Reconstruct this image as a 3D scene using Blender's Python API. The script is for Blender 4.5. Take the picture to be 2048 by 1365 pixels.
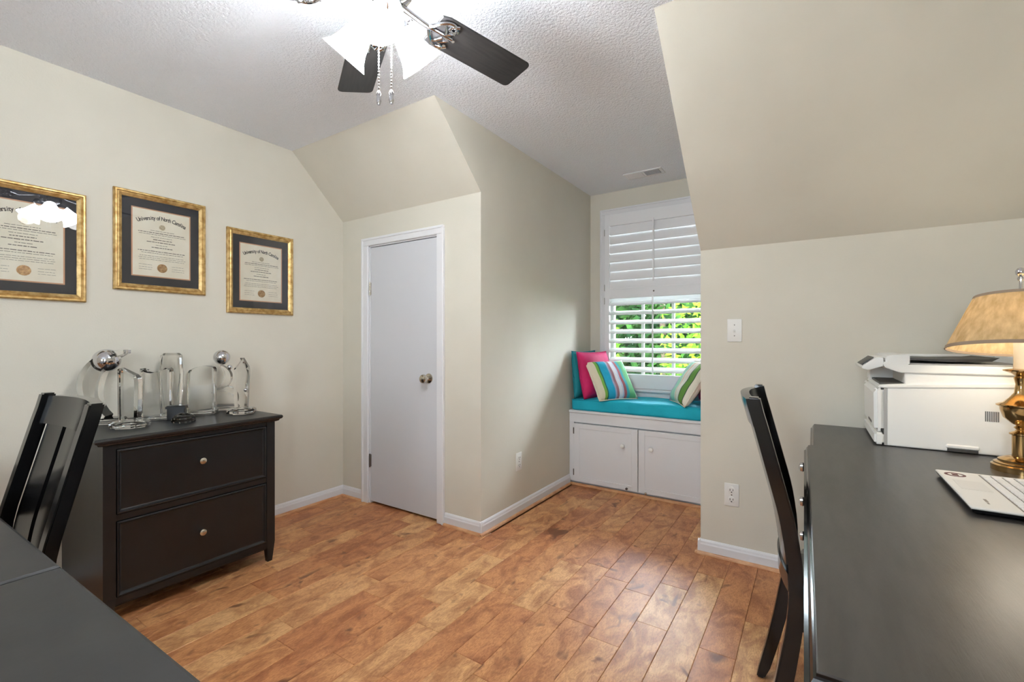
import bpy, bmesh, math, random
import numpy as np
from mathutils import Vector, Matrix, Euler

for o in list(bpy.data.objects):
    bpy.data.objects.remove(o)
S = bpy.context.scene
COL = S.collection
PI = math.pi
R = math.radians
random.seed(7)

# ------------------------------------------------------------------ camera
cam = bpy.data.cameras.new('camera')
cam.sensor_fit = 'HORIZONTAL'; cam.sensor_width = 36.0; cam.lens = 918.7 / 2048 * 36
cam.clip_start = 0.02
camo = bpy.data.objects.new('camera', cam); COL.objects.link(camo)
camo.location = (0, 0, 1.22)
camo.rotation_euler = (PI / 2 - 0.0007, 0, 0.5808)
S.camera = camo

# ------------------------------------------------------------------ light and exposure
S.view_settings.view_transform = 'Standard'
S.view_settings.look = 'None'
S.view_settings.gamma = 1
S.view_settings.use_curve_mapping = False
S.view_settings.exposure = 0.33
W = bpy.data.worlds.new('sky'); S.world = W; W.use_nodes = True
bg = W.node_tree.nodes['Background']
bg.inputs[0].default_value = (0.80, 0.905, 1.0, 1)
bg.inputs[1].default_value = 56.0

def lamp(name, kind, loc, energy, color=(1, 1, 1), rot=(0, 0, 0), **kw):
    l = bpy.data.lights.new(name, kind); l.energy = energy; l.color = color
    for k, v in kw.items(): setattr(l, k, v)
    o = bpy.data.objects.new(name, l); o.location = loc; o.rotation_euler = rot
    COL.objects.link(o)
    return o
# the sun stands high outside the dormer and strikes the tilted louvers and the trees
lamp('sun', 'SUN', (0, 12, 12), 20.0, (1.0, 0.97, 0.92), (R(-32), 0, R(-14)), angle=R(1))

# ------------------------------------------------------------------ room dimensions
xL, xR, yD, zK1, yS, zC = -3.109, 0.745, 2.303, 2.155, 1.880, 2.574
xDL, yW, xDR, yK, zK2, yR = -1.7455, 3.998, -0.543, 2.808, 1.7385, -2.5
RWX0, RWX1, RWZ0, RWZ1 = -0.45, -0.02, 1.10, 2.05      # opening of the added fill window in the rear wall
SWY0, SWY1 = -1.50, -1.10                               # opening of the added fill window in the right wall, behind the camera
WX0, WX1, WZ0, WZ1 = -1.60, -0.688, 0.80, 2.36          # opening of the dormer window
# portals: guide the sky light through the dormer window and the two added openings
p = lamp('rear_added_window_portal', 'AREA', ((RWX0 + RWX1) / 2, yR - 0.12, (RWZ0 + RWZ1) / 2), 1, rot=(R(90), 0, 0),
         shape='RECTANGLE', size=RWX1 - RWX0, size_y=RWZ1 - RWZ0)
p.data.cycles.is_portal = True
p = lamp('side_added_window_portal', 'AREA', (xR + 0.12, (SWY0 + SWY1) / 2, (RWZ0 + RWZ1) / 2), 1, rot=(0, R(90), 0),
         shape='RECTANGLE', size=RWZ1 - RWZ0, size_y=SWY1 - SWY0)
p.data.cycles.is_portal = True
p = lamp('dormer_window_portal', 'AREA', ((WX0 + WX1) / 2, yW + 0.2, (WZ0 + WZ1) / 2), 1, rot=(R(-90), 0, 0),
         shape='RECTANGLE', size=WX1 - WX0, size_y=WZ1 - WZ0)
p.data.cycles.is_portal = True

# ------------------------------------------------------------------ materials
def lin(c):
    return tuple(((v / 255) / 12.92 if v / 255 <= 0.04045 else ((v / 255 + 0.055) / 1.055) ** 2.4) for v in c)
MATS = {}
def mat(name, rgb=(200, 200, 200), rough=0.5, metal=0.0, spec=0.5, coat=0.0):
    m = bpy.data.materials.new(name); m.use_nodes = True
    b = m.node_tree.nodes['Principled BSDF']
    b.inputs['Base Color'].default_value = (*lin(rgb), 1)
    b.inputs['Roughness'].default_value = rough
    b.inputs['Metallic'].default_value = metal
    b.inputs['Specular IOR Level'].default_value = spec
    b.inputs['Coat Weight'].default_value = coat
    MATS[name] = m
    return m
def nodes(m):
    nt = m.node_tree
    return nt, nt.nodes, nt.links, nt.nodes['Principled BSDF']
def noise_bump(m, scale, strength, dist=0.01, detail=4, coord='Object', stretch=None, rough=0.6):
    nt, N, L, b = nodes(m)
    tc = N.new('ShaderNodeTexCoord'); mp = N.new('ShaderNodeMapping'); nz = N.new('ShaderNodeTexNoise'); bp = N.new('ShaderNodeBump')
    if stretch: mp.inputs['Scale'].default_value = stretch
    nz.inputs['Scale'].default_value = scale; nz.inputs['Detail'].default_value = detail; nz.inputs['Roughness'].default_value = rough
    bp.inputs['Strength'].default_value = strength; bp.inputs['Distance'].default_value = dist
    L.new(tc.outputs[coord], mp.inputs[0]); L.new(mp.outputs[0], nz.inputs['Vector'])
    L.new(nz.outputs[0], bp.inputs['Height']); L.new(bp.outputs[0], b.inputs['Normal'])
    return nz
def noise_colour(m, c1, c2, scale, detail=3, stretch=None, lo=0.35, hi=0.65):
    nt, N, L, b = nodes(m)
    tc = N.new('ShaderNodeTexCoord'); mp = N.new('ShaderNodeMapping'); nz = N.new('ShaderNodeTexNoise'); rp = N.new('ShaderNodeValToRGB')
    if stretch: mp.inputs['Scale'].default_value = stretch
    nz.inputs['Scale'].default_value = scale; nz.inputs['Detail'].default_value = detail
    rp.color_ramp.elements[0].position = lo; rp.color_ramp.elements[0].color = (*lin(c1), 1)
    rp.color_ramp.elements[1].position = hi; rp.color_ramp.elements[1].color = (*lin(c2), 1)
    L.new(tc.outputs['Object'], mp.inputs[0]); L.new(mp.outputs[0], nz.inputs['Vector'])
    L.new(nz.outputs[0], rp.inputs[0]); L.new(rp.outputs[0], b.inputs['Base Color'])

mat('wall', (218, 213, 199), 0.75, spec=0.25)
noise_colour(MATS['wall'], (216, 211, 197), (220, 215, 201), 3.0)
noise_bump(MATS['wall'], 140, 0.12, 0.004)
mat('ceiling', (244, 247, 252), 0.9, spec=0.1)
noise_bump(MATS['ceiling'], 95, 0.55, 0.02, detail=3, rough=0.55)
mat('white_paint', (232, 232, 234), 0.4); noise_bump(MATS['white_paint'], 60, 0.03, 0.003)
mat('door_paint', (212, 213, 217), 0.5); noise_bump(MATS['door_paint'], 90, 0.05, 0.003)
mat('shutter_paint', (240, 240, 242), 0.4); noise_bump(MATS['shutter_paint'], 60, 0.02, 0.002)
mat('plastic_white', (236, 235, 230), 0.35); noise_bump(MATS['plastic_white'], 300, 0.02, 0.001)
mat('slot_dark', (38, 36, 34), 0.6); noise_bump(MATS['slot_dark'], 80, 0.05, 0.002)
mat('subfloor', (140, 92, 58), 0.7); noise_bump(MATS['subfloor'], 20, 0.2, 0.004)
mat('shoe_wood', (206, 152, 108), 0.4); noise_colour(MATS['shoe_wood'], (196, 138, 94), (216, 166, 122), 14, stretch=(1, 1, 4))
mat('black_wood', (22, 24, 26), 0.34); noise_colour(MATS['black_wood'], (19, 21, 23), (25, 26, 28), 9)
noise_bump(MATS['black_wood'], 30, 0.04, 0.003, stretch=(6, 1, 1))
mat('black_gloss', (13, 13, 14), 0.14); noise_bump(MATS['black_gloss'], 25, 0.03, 0.003)
mat('desk_top', (34, 33, 32), 0.33, spec=0.8); noise_colour(MATS['desk_top'], (44, 42, 40), (60, 57, 54), 7, detail=8, stretch=(6, 1, 1))
noise_bump(MATS['desk_top'], 40, 0.10, 0.003, stretch=(8, 1, 1), detail=6)
mat('table_top', (34, 34, 35), 0.45); noise_colour(MATS['table_top'], (30, 30, 31), (38, 38, 38), 12)
noise_bump(MATS['table_top'], 70, 0.05, 0.002)
mat('nickel', (205, 198, 186), 0.2, 1.0); noise_bump(MATS['nickel'], 60, 0.02, 0.002)
mat('chrome', (215, 215, 218), 0.08, 1.0); noise_bump(MATS['chrome'], 40, 0.02, 0.002)
mat('brass', (196, 160, 108), 0.14, 1.0); noise_bump(MATS['brass'], 30, 0.03, 0.002)
mat('steel_dark', (120, 114, 108), 0.35, 1.0); noise_bump(MATS['steel_dark'], 60, 0.05, 0.002)
mat('gold_frame', (190, 148, 78), 0.38, 0.65); noise_colour(MATS['gold_frame'], (170, 134, 76), (218, 188, 130), 40, detail=6)
noise_bump(MATS['gold_frame'], 120, 0.2, 0.003)
mat('mat_board', (44, 44, 50), 0.8); noise_bump(MATS['mat_board'], 200, 0.1, 0.002)
mat('liner', (214, 160, 122), 0.6); noise_bump(MATS['liner'], 200, 0.1, 0.002)
mat('paper', (246, 238, 218), 0.8); noise_colour(MATS['paper'], (243, 234, 213), (249, 242, 224), 12)
mat('ink', (58, 52, 46), 0.8); noise_bump(MATS['ink'], 100, 0.02, 0.001)
mat('ink_grey', (112, 104, 90), 0.8); noise_bump(MATS['ink_grey'], 100, 0.02, 0.001)
mat('seal_gold', (176, 134, 82), 0.45, 0.3); noise_colour(MATS['seal_gold'], (150, 108, 62), (202, 164, 112), 90)
mat('seal_ink', (190, 172, 138), 0.8); noise_colour(MATS['seal_ink'], (170, 152, 118), (216, 202, 172), 160)
mat('turquoise', (18, 176, 200), 0.8); noise_colour(MATS['turquoise'], (14, 168, 192), (24, 184, 208), 5)
noise_bump(MATS['turquoise'], 18, 0.25, 0.02, detail=5)
mat('magenta', (196, 24, 92), 0.75); noise_colour(MATS['magenta'], (186, 18, 84), (208, 34, 108), 6); noise_bump(MATS['magenta'], 14, 0.2, 0.02)
mat('teal', (16, 128, 140), 0.8); noise_bump(MATS['teal'], 14, 0.2, 0.02)
mat('printer_white', (243, 242, 237), 0.5); noise_bump(MATS['printer_white'], 400, 0.04, 0.001)
mat('printer_grey', (176, 174, 170), 0.5); noise_bump(MATS['printer_grey'], 300, 0.04, 0.001)
mat('printer_dark', (62, 60, 56), 0.45); noise_bump(MATS['printer_dark'], 200, 0.04, 0.001)
mat('black_plastic', (20, 20, 21), 0.3); noise_bump(MATS['black_plastic'], 200, 0.03, 0.001)
mat('key_white', (242, 241, 238), 0.45); noise_bump(MATS['key_white'], 300, 0.02, 0.001)
mat('laptop_shell', (232, 229, 222), 0.4); noise_bump(MATS['laptop_shell'], 300, 0.02, 0.001)
mat('trackpad', (222, 218, 210), 0.3); noise_bump(MATS['trackpad'], 300, 0.02, 0.001)
mat('sticker_red', (92, 24, 26), 0.5); noise_bump(MATS['sticker_red'], 100, 0.02, 0.001)
mat('mouse_red', (140, 22, 40), 0.25); noise_bump(MATS['mouse_red'], 100, 0.02, 0.001)
mat('bark', (70, 54, 40), 0.9); noise_bump(MATS['bark'], 12, 0.6, 0.03)
mat('lawn', (66, 92, 38), 0.95); noise_colour(MATS['lawn'], (54, 80, 30), (84, 108, 48), 2)
mat('candle_tube', (244, 238, 222), 0.5); noise_bump(MATS['candle_tube'], 80, 0.02, 0.001)
mat('shade_trim', (150, 130, 110), 0.8); noise_bump(MATS['shade_trim'], 200, 0.1, 0.001)
mat('blade_wood', (30, 29, 30), 0.42); noise_colour(MATS['blade_wood'], (24, 23, 24), (40, 38, 37), 8, stretch=(1, 10, 1))

def mk_plank():
    m = mat('plank_wood', (190, 132, 86), 0.46)
    nt, N, L, b = nodes(m)
    tc = N.new('ShaderNodeTexCoord'); oi = N.new('ShaderNodeObjectInfo')
    sc = N.new('ShaderNodeVectorMath'); sc.operation = 'SCALE'
    cx = N.new('ShaderNodeCombineXYZ')
    m1 = N.new('ShaderNodeMath'); m1.operation = 'MULTIPLY'; m1.inputs[1].default_value = 57.0
    L.new(oi.outputs['Random'], m1.inputs[0])
    for i in range(3): L.new(m1.outputs[0], cx.inputs[i])
    ad = N.new('ShaderNodeVectorMath'); ad.operation = 'ADD'
    L.new(tc.outputs['Object'], ad.inputs[0]); L.new(cx.outputs[0], ad.inputs[1])
    def nz(scale, detail, st, dist=0.0):
        mp = N.new('ShaderNodeMapping'); mp.inputs['Scale'].default_value = st
        L.new(ad.outputs[0], mp.inputs[0])
        n = N.new('ShaderNodeTexNoise'); n.inputs['Scale'].default_value = scale; n.inputs['Detail'].default_value = detail
        n.inputs['Distortion'].default_value = dist
        L.new(mp.outputs[0], n.inputs['Vector']); return n
    def ramp(src, p0, c0, p1, c1):
        r = N.new('ShaderNodeValToRGB'); e = r.color_ramp.elements
        e[0].position = p0; e[0].color = (*c0, 1); e[1].position = p1; e[1].color = (*c1, 1)
        L.new(src, r.inputs[0]); return r
    def mix(kind, fac, a, bb):
        x = N.new('ShaderNodeMix'); x.data_type = 'RGBA'; x.blend_type = kind
        if isinstance(fac, float): x.inputs[0].default_value = fac
        else: L.new(fac, x.inputs[0])
        for sock, v in ((6, a), (7, bb)):
            if isinstance(v, tuple): x.inputs[sock].default_value = (*v, 1)
            else: L.new(v, x.inputs[sock])
        return x.outputs[2]
    # plank to plank tone
    tone = ramp(oi.outputs['Random'], 0.0, lin((200, 136, 88)), 1.0, lin((226, 178, 124)))
    e = tone.color_ramp.elements.new(0.5); e.color = (*lin((214, 156, 104)), 1)
    # cloudy figure
    cloud = nz(7, 5, (1.5, 0.8, 1), 1.4)
    c1 = ramp(cloud.outputs[0], 0.34, lin((178, 142, 118)), 0.60, (1.0, 1.0, 1.0))
    col = mix('MULTIPLY', 0.75, tone.outputs[0], c1.outputs[0])
    # fine grain
    gr = nz(30, 6, (2.6, 0.8, 1), 2.5)
    g1 = ramp(gr.outputs[0], 0.38, lin((196, 172, 150)), 0.58, (1.0, 1.0, 1.0))
    col = mix('MULTIPLY', 0.55, col, g1.outputs[0])
    # knots and mineral stains
    kn = nz(7.5, 2, (1.5, 0.9, 1), 0.8)
    k1 = ramp(kn.outputs[0], 0.64, (0, 0, 0), 0.74, (.9, .9, .9))
    col = mix('MIX', k1.outputs[0], col, lin((104, 58, 30)))
    L.new(col, b.inputs['Base Color'])
    bp = N.new('ShaderNodeBump'); bp.inputs['Strength'].default_value = 0.25; bp.inputs['Distance'].default_value = 0.006
    L.new(cloud.outputs[0], bp.inputs['Height']); L.new(bp.outputs[0], b.inputs['Normal'])
mk_plank()

def mk_stripes(name, stops):
    """woven stripes across the pillow: (position, colour) along the pillow's own width"""
    m = mat(name, (200, 200, 200), 0.85)
    nt, N, L, b = nodes(m)
    tc = N.new('ShaderNodeTexCoord'); sx = N.new('ShaderNodeSeparateXYZ'); rp = N.new('ShaderNodeValToRGB')
    rp.color_ramp.interpolation = 'CONSTANT'
    e = rp.color_ramp.elements
    for i, (pos, c) in enumerate(stops):
        k = e[i] if i < 2 else e.new(pos)
        k.position = pos; k.color = (*lin(c), 1)
    L.new(tc.outputs['UV'], sx.inputs[0]); L.new(sx.outputs[0], rp.inputs[0]); L.new(rp.outputs[0], b.inputs['Base Color'])
    nz = N.new('ShaderNodeTexNoise'); nz.inputs['Scale'].default_value = 16
    bp = N.new('ShaderNodeBump'); bp.inputs['Strength'].default_value = 0.25; bp.inputs['Distance'].default_value = 0.02
    L.new(tc.outputs['Object'], nz.inputs['Vector']); L.new(nz.outputs[0], bp.inputs['Height']); L.new(bp.outputs[0], b.inputs['Normal'])
mk_stripes('stripes_bright', [(0, (232, 224, 198)), (.13, (124, 178, 74)), (.19, (30, 110, 90)), (.22, (28, 168, 206)), (.40, (168, 176, 206)),
                              (.44, (168, 120, 128)), (.50, (232, 230, 238)), (.58, (196, 204, 226)), (.62, (168, 96, 104)), (.69, (64, 168, 176)), (.76, (112, 184, 128)), (.94, (216, 226, 206))])
mk_stripes('stripes_pale', [(0, (176, 176, 206)), (.10, (206, 186, 206)), (.16, (160, 180, 190)), (.22, (164, 212, 190)), (.44, (226, 226, 216)),
                            (.50, (222, 176, 128)), (.53, (238, 234, 222)), (.70, (222, 222, 206)), (.72, (58, 84, 66)), (.75, (104, 152, 66)), (.90, (58, 84, 66)), (.92, (232, 228, 210))])

def mk_glass(name, rough=0.0, ior=1.5, tint=(1, 1, 1)):
    m = mat(name, (255, 255, 255), rough); nt, N, L, b = nodes(m)
    b.inputs['Base Color'].default_value = (*tint, 1)
    b.inputs['Transmission Weight'].default_value = 1; b.inputs['IOR'].default_value = ior
    nz = noise_bump(m, 8, 0.01, 0.002)
mk_glass('crystal', 0.0, 1.48, (0.985, 0.985, 0.975))
def mk_pane(name, refl=1.0):
    m = bpy.data.materials.new(name); m.use_nodes = True; nt = m.node_tree; N = nt.nodes; L = nt.links
    N.clear(); out = N.new('ShaderNodeOutputMaterial'); mx = N.new('ShaderNodeMixShader')
    tr = N.new('ShaderNodeBsdfTransparent'); gl = N.new('ShaderNodeBsdfGlossy'); fr = N.new('ShaderNodeFresnel')
    gl.inputs['Roughness'].default_value = 0.01; fr.inputs['IOR'].default_value = 1.5
    mu = N.new('ShaderNodeMath'); mu.operation = 'MULTIPLY'; mu.inputs[1].default_value = refl
    L.new(fr.outputs[0], mu.inputs[0]); L.new(mu.outputs[0], mx.inputs[0]); L.new(tr.outputs[0], mx.inputs[1]); L.new(gl.outputs[0], mx.inputs[2])
    L.new(mx.outputs[0], out.inputs[0]); MATS[name] = m
mk_pane('pane', 1.1)
def mk_emit(name, rgb, strength, base=(240, 236, 226)):
    m = mat(name, base, 0.4); b = m.node_tree.nodes['Principled BSDF']
    b.inputs['Emission Color'].default_value = (*lin(rgb), 1); b.inputs['Emission Strength'].default_value = strength
    noise_bump(m, 60, 0.02, 0.001)
mk_emit('frosted_shade', (244, 249, 255), 78.0)
mk_emit('bulb', (255, 244, 226), 12.0)
def mk_fabric_shade():
    m = bpy.data.materials.new('shade_fabric'); m.use_nodes = True; nt = m.node_tree; N = nt.nodes; L = nt.links
    N.clear(); out = N.new('ShaderNodeOutputMaterial'); mx = N.new('ShaderNodeMixShader'); mx.inputs[0].default_value = 0.35
    d = N.new('ShaderNodeBsdfDiffuse'); t = N.new('ShaderNodeBsdfTranslucent')
    tc = N.new('ShaderNodeTexCoord'); nz = N.new('ShaderNodeTexNoise'); nz.inputs['Scale'].default_value = 60; nz.inputs['Detail'].default_value = 5
    mp = N.new('ShaderNodeMapping'); mp.inputs['Scale'].default_value = (1, 1, 0.3)
    rp = N.new('ShaderNodeValToRGB'); rp.color_ramp.elements[0].color = (*lin((198, 172, 128)), 1); rp.color_ramp.elements[1].color = (*lin((232, 210, 168)), 1)
    rp.color_ramp.elements[0].position = 0.3; rp.color_ramp.elements[1].position = 0.7
    L.new(tc.outputs['Object'], mp.inputs[0]); L.new(mp.outputs[0], nz.inputs['Vector']); L.new(nz.outputs[0], rp.inputs[0])
    L.new(rp.outputs[0], d.inputs[0]); L.new(rp.outputs[0], t.inputs[0])
    L.new(d.outputs[0], mx.inputs[1]); L.new(t.outputs[0], mx.inputs[2]); L.new(mx.outputs[0], out.inputs[0]); MATS['shade_fabric'] = m
mk_fabric_shade()
def mk_leaf(name, c1, c2):
    m = bpy.data.materials.new(name); m.use_nodes = True; nt = m.node_tree; N = nt.nodes; L = nt.links
    N.clear(); out = N.new('ShaderNodeOutputMaterial'); mx = N.new('ShaderNodeMixShader'); mx.inputs[0].default_value = 0.4
    d = N.new('ShaderNodeBsdfDiffuse'); t = N.new('ShaderNodeBsdfTranslucent')
    tc = N.new('ShaderNodeTexCoord'); nz = N.new('ShaderNodeTexNoise'); nz.inputs['Scale'].default_value = 2.2; nz.inputs['Detail'].default_value = 3
    rp = N.new('ShaderNodeValToRGB'); rp.color_ramp.elements[0].color = (*lin(c1), 1); rp.color_ramp.elements[1].color = (*lin(c2), 1)
    rp.color_ramp.elements[0].position = 0.4; rp.color_ramp.elements[1].position = 0.6
    L.new(tc.outputs['Object'], nz.inputs['Vector']); L.new(nz.outputs[0], rp.inputs[0])
    L.new(rp.outputs[0], d.inputs[0]); L.new(rp.outputs[0], t.inputs[0])
    L.new(d.outputs[0], mx.inputs[1]); L.new(t.outputs[0], mx.inputs[2]); L.new(mx.outputs[0], out.inputs[0]); MATS[name] = m
mk_leaf('leaf_dark', (14, 30, 16), (34, 58, 24))
mk_leaf('leaf_light', (40, 66, 16), (76, 96, 24))

# ------------------------------------------------------------------ mesh helpers
def build(name, bm, m, parent=None, smooth=False, loc=None, rot=None):
    me = bpy.data.meshes.new(name)
    bmesh.ops.recalc_face_normals(bm, faces=bm.faces)
    bm.to_mesh(me); bm.free()
    ms = m if isinstance(m, (list, tuple)) else [m]
    for k in ms: me.materials.append(MATS[k] if isinstance(k, str) else k)
    if smooth:
        for f in me.polygons: f.use_smooth = True
        if smooth != 'all':
            try: me.set_sharp_from_angle(angle=R(smooth if smooth is not True else 40))
            except Exception: pass
    o = bpy.data.objects.new(name, me); COL.objects.link(o)
    if loc is not None: o.location = loc
    if rot is not None: o.rotation_euler = rot
    if parent: o.parent = parent
    return o
def thing(name, label, cat, loc=(0, 0, 0), rot=(0, 0, 0), group=None):
    o = bpy.data.objects.new(name, None); COL.objects.link(o)
    o.empty_display_size = 0.05
    o.location = loc; o.rotation_euler = rot
    tag(o, label, cat, group); return o
def tag(o, label, cat, group=None):
    o['label'] = label; o['category'] = cat
    if group: o['group'] = group
    return o
def struct(o):
    o['kind'] = 'structure'; return o
def BM(): return bmesh.new()
def box(bm, x0, x1, y0, y1, z0, z1, bev=0.0, seg=1):
    M = Matrix.Translation(((x0 + x1) / 2, (y0 + y1) / 2, (z0 + z1) / 2)) @ Matrix.Diagonal((abs(x1 - x0), abs(y1 - y0), abs(z1 - z0), 1))
    r = bmesh.ops.create_cube(bm, size=1, matrix=M)
    if bev > 0:
        es = set(e for v in r['verts'] for e in v.link_edges)
        bmesh.ops.bevel(bm, geom=list(es), offset=bev, segments=seg, affect='EDGES', profile=0.5)
    return bm
def prism(bm, pts, vec):
    """polygon of 3D points extruded by vec"""
    v0 = [bm.verts.new(p) for p in pts]; v1 = [bm.verts.new(Vector(p) + Vector(vec)) for p in pts]
    n = len(pts)
    bm.faces.new(v0); bm.faces.new(v1[::-1])
    for i in range(n): bm.faces.new((v0[i], v0[(i + 1) % n], v1[(i + 1) % n], v1[i]))
    return bm
def offset_poly(pts, d):
    """inset a counter-clockwise 2D polygon by d with mitred corners"""
    n = len(pts); out = []
    for i in range(n):
        a = Vector(pts[i - 1]); b = Vector(pts[i]); c = Vector(pts[(i + 1) % n])
        e1 = (b - a).normalized(); e2 = (c - b).normalized()
        n1 = Vector((-e1.y, e1.x)); n2 = Vector((-e2.y, e2.x))
        k = 1 + n1.dot(n2)
        out.append(tuple(b + (n1 + n2) * (d / max(k, 0.2))))
    return out
def layers(bm, poly, prof):
    """loft insets of a polygon: prof = [(inset, z), ...] from bottom to top"""
    rings = [[bm.verts.new((x, y, z)) for x, y in offset_poly(poly, d)] for d, z in prof]
    n = len(poly)
    for a, b in zip(rings, rings[1:]):
        for i in range(n): bm.faces.new((a[i], a[(i + 1) % n], b[(i + 1) % n], b[i]))
    bm.faces.new(rings[0][::-1]); bm.faces.new(rings[-1])
    return bm
def lathe(bm, prof, n=32, M=None, close=False):
    """prof = [(r, z)]"""
    M = M or Matrix()
    rings = []
    for r, z in prof:
        if r < 1e-6: rings.append([bm.verts.new(M @ Vector((0, 0, z)))])
        else: rings.append([bm.verts.new(M @ Vector((r * math.cos(2 * PI * i / n), r * math.sin(2 * PI * i / n), z))) for i in range(n)])
    pairs = list(zip(rings, rings[1:]))
    if close: pairs.append((rings[-1], rings[0]))
    for a, b in pairs:
        if len(a) == 1 and len(b) == 1: continue
        for i in range(n):
            j = (i + 1) % n
            if len(a) == 1: bm.faces.new((a[0], b[i], b[j]))
            elif len(b) == 1: bm.faces.new((a[i], a[j], b[0]))
            else: bm.faces.new((a[i], a[j], b[j], b[i]))
    return bm
def tube(bm, pts, r, n=8, closed=False):
    pts = [Vector(p) for p in pts]; rings = []; m = len(pts)
    up = Vector((0, 0, 1))
    for i, p in enumerate(pts):
        if closed: t = pts[(i + 1) % m] - pts[i - 1]
        else: t = pts[min(i + 1, m - 1)] - pts[max(i - 1, 0)]
        t.normalize()
        a = t.cross(up)
        if a.length < 1e-3: a = t.cross(Vector((1, 0, 0)))
        a.normalize(); b = a.cross(t)
        rr = r[i] if isinstance(r, (list, tuple)) else r
        rings.append([bm.verts.new(p + a * rr * math.cos(2 * PI * k / n) + b * rr * math.sin(2 * PI * k / n)) for k in range(n)])
    prs = list(zip(rings, rings[1:])) + ([(rings[-1], rings[0])] if closed else [])
    for a, b in prs:
        for k in range(n): bm.faces.new((a[k], a[(k + 1) % n], b[(k + 1) % n], b[k]))
    if not closed:
        bm.faces.new(rings[0][::-1]); bm.faces.new(rings[-1])
    return bm
def axis_matrix(origin, direction):
    d = Vector(direction).normalized()
    return Matrix.Translation(origin) @ d.to_track_quat('Z', 'Y').to_matrix().to_4x4()
def copy_tree(o, parent=None):
    c = o.copy(); COL.objects.link(c); c.parent = parent
    for ch in list(o.children): copy_tree(ch, c)
    return c

# ------------------------------------------------------------------ room shell
T = 0.10
bm = BM(); box(bm, xL - T, xR + T, yR - T, yW + T, -0.12, -0.016)
floor = struct(build('floor', bm, 'subfloor'))
bm = BM(); prism(bm, [(xL, yR, zC), (xR, yR, zC), (xR, yS, zC), (xDR, yS, zC), (xDR, yW, zC), (xDL, yW, zC), (xDL, yS, zC), (xL, yS, zC)], (0, 0, T))
struct(build('ceiling', bm, 'ceiling'))
bm = BM(); prism(bm, [(xL, yS, zC), (xDL - T, yS, zC), (xDL - T, yD, zK1), (xL, yD, zK1)], (0, .07, .07))
struct(build('ceiling_slope_closet', bm, 'wall'))
bm = BM(); prism(bm, [(xDR + T, yS, zC), (xR, yS, zC), (xR, yK, zK2), (xDR + T, yK, zK2)], (0, .07, .07))
struct(build('ceiling_slope_knee', bm, 'wall'))
bm = BM(); prism(bm, [(xL, yR, -.02), (xL, yD + .6, -.02), (xL, yD + .6, zK1), (xL, yD, zK1), (xL, yS, zC), (xL, yS, zC + T), (xL, yR, zC + T)], (-T, 0, 0))  # run on past the closet wall to shut out leaking daylight
struct(build('wall_left', bm, 'wall'))
bm = BM(); prism(bm, [(xR, SWY1, -.02), (xR, yK + T, -.02), (xR, yK + T, zK2), (xR, yS, zC + T), (xR, SWY1, zC + T)], (T, 0, 0))
box(bm, xR, xR + T, yR, SWY0, -.02, zC + T); box(bm, xR, xR + T, SWY0, SWY1, -.02, RWZ0); box(bm, xR, xR + T, SWY0, SWY1, RWZ1, zC + T)
struct(build('wall_right', bm, 'wall'))
DX0, DX1, DZ = -2.800, -2.100, 1.935
bm = BM()
box(bm, xL, DX0, yD, yD + T, -.02, zK1 + .05); box(bm, DX1, xDL - T, yD, yD + T, -.02, zK1 + .05); box(bm, DX0, DX1, yD, yD + T, DZ, zK1 + .05)
struct(build('wall_closet', bm, 'wall'))
bm = BM(); box(bm, xL, xDL - T, yD + .5, yD + .55, -.02, 2.1); box(bm, xL, xDL - T, yD + T, yD + .5, 2.0, 2.05)  # unseen panels added behind the door to stop daylight leaking through its gap
struct(build('wall_closet_light_block', bm, 'wall'))
bm = BM(); prism(bm, [(xDL, yD, -.02), (xDL, yW, -.02), (xDL, yW, zC), (xDL, yS, zC), (xDL, yD, zK1)], (-T, 0, 0))
struct(build('wall_dormer_left', bm, 'wall'))
bm = BM(); prism(bm, [(xDR, yK, -.02), (xDR, yW, -.02), (xDR, yW, zC), (xDR, yS, zC), (xDR, yK, zK2)], (T, 0, 0))
struct(build('wall_dormer_right', bm, 'wall'))
def wall_with_hole(name, x0, x1, y0, y1, z0, z1, hx0, hx1, hz0, hz1):
    bm = BM(); box(bm, x0, hx0, y0, y1, z0, z1); box(bm, hx1, x1, y0, y1, z0, z1)
    box(bm, hx0, hx1, y0, y1, z0, hz0); box(bm, hx0, hx1, y0, y1, hz1, z1)
    return struct(build(name, bm, 'wall'))
wall_with_hole('wall_window', xDL - T, xDR + T, yW, yW + .14, -.02, zC + T, WX0, WX1, WZ0, WZ1)
bm = BM(); box(bm, xDR + T, xR, yK, yK + T, -.02, zK2 + .05)
struct(build('wall_knee', bm, 'wall'))
wall_with_hole('wall_rear', xL - T, xR + T, yR - .14, yR, -.02, zC + T, RWX0, RWX1, RWZ0, RWZ1)

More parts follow.
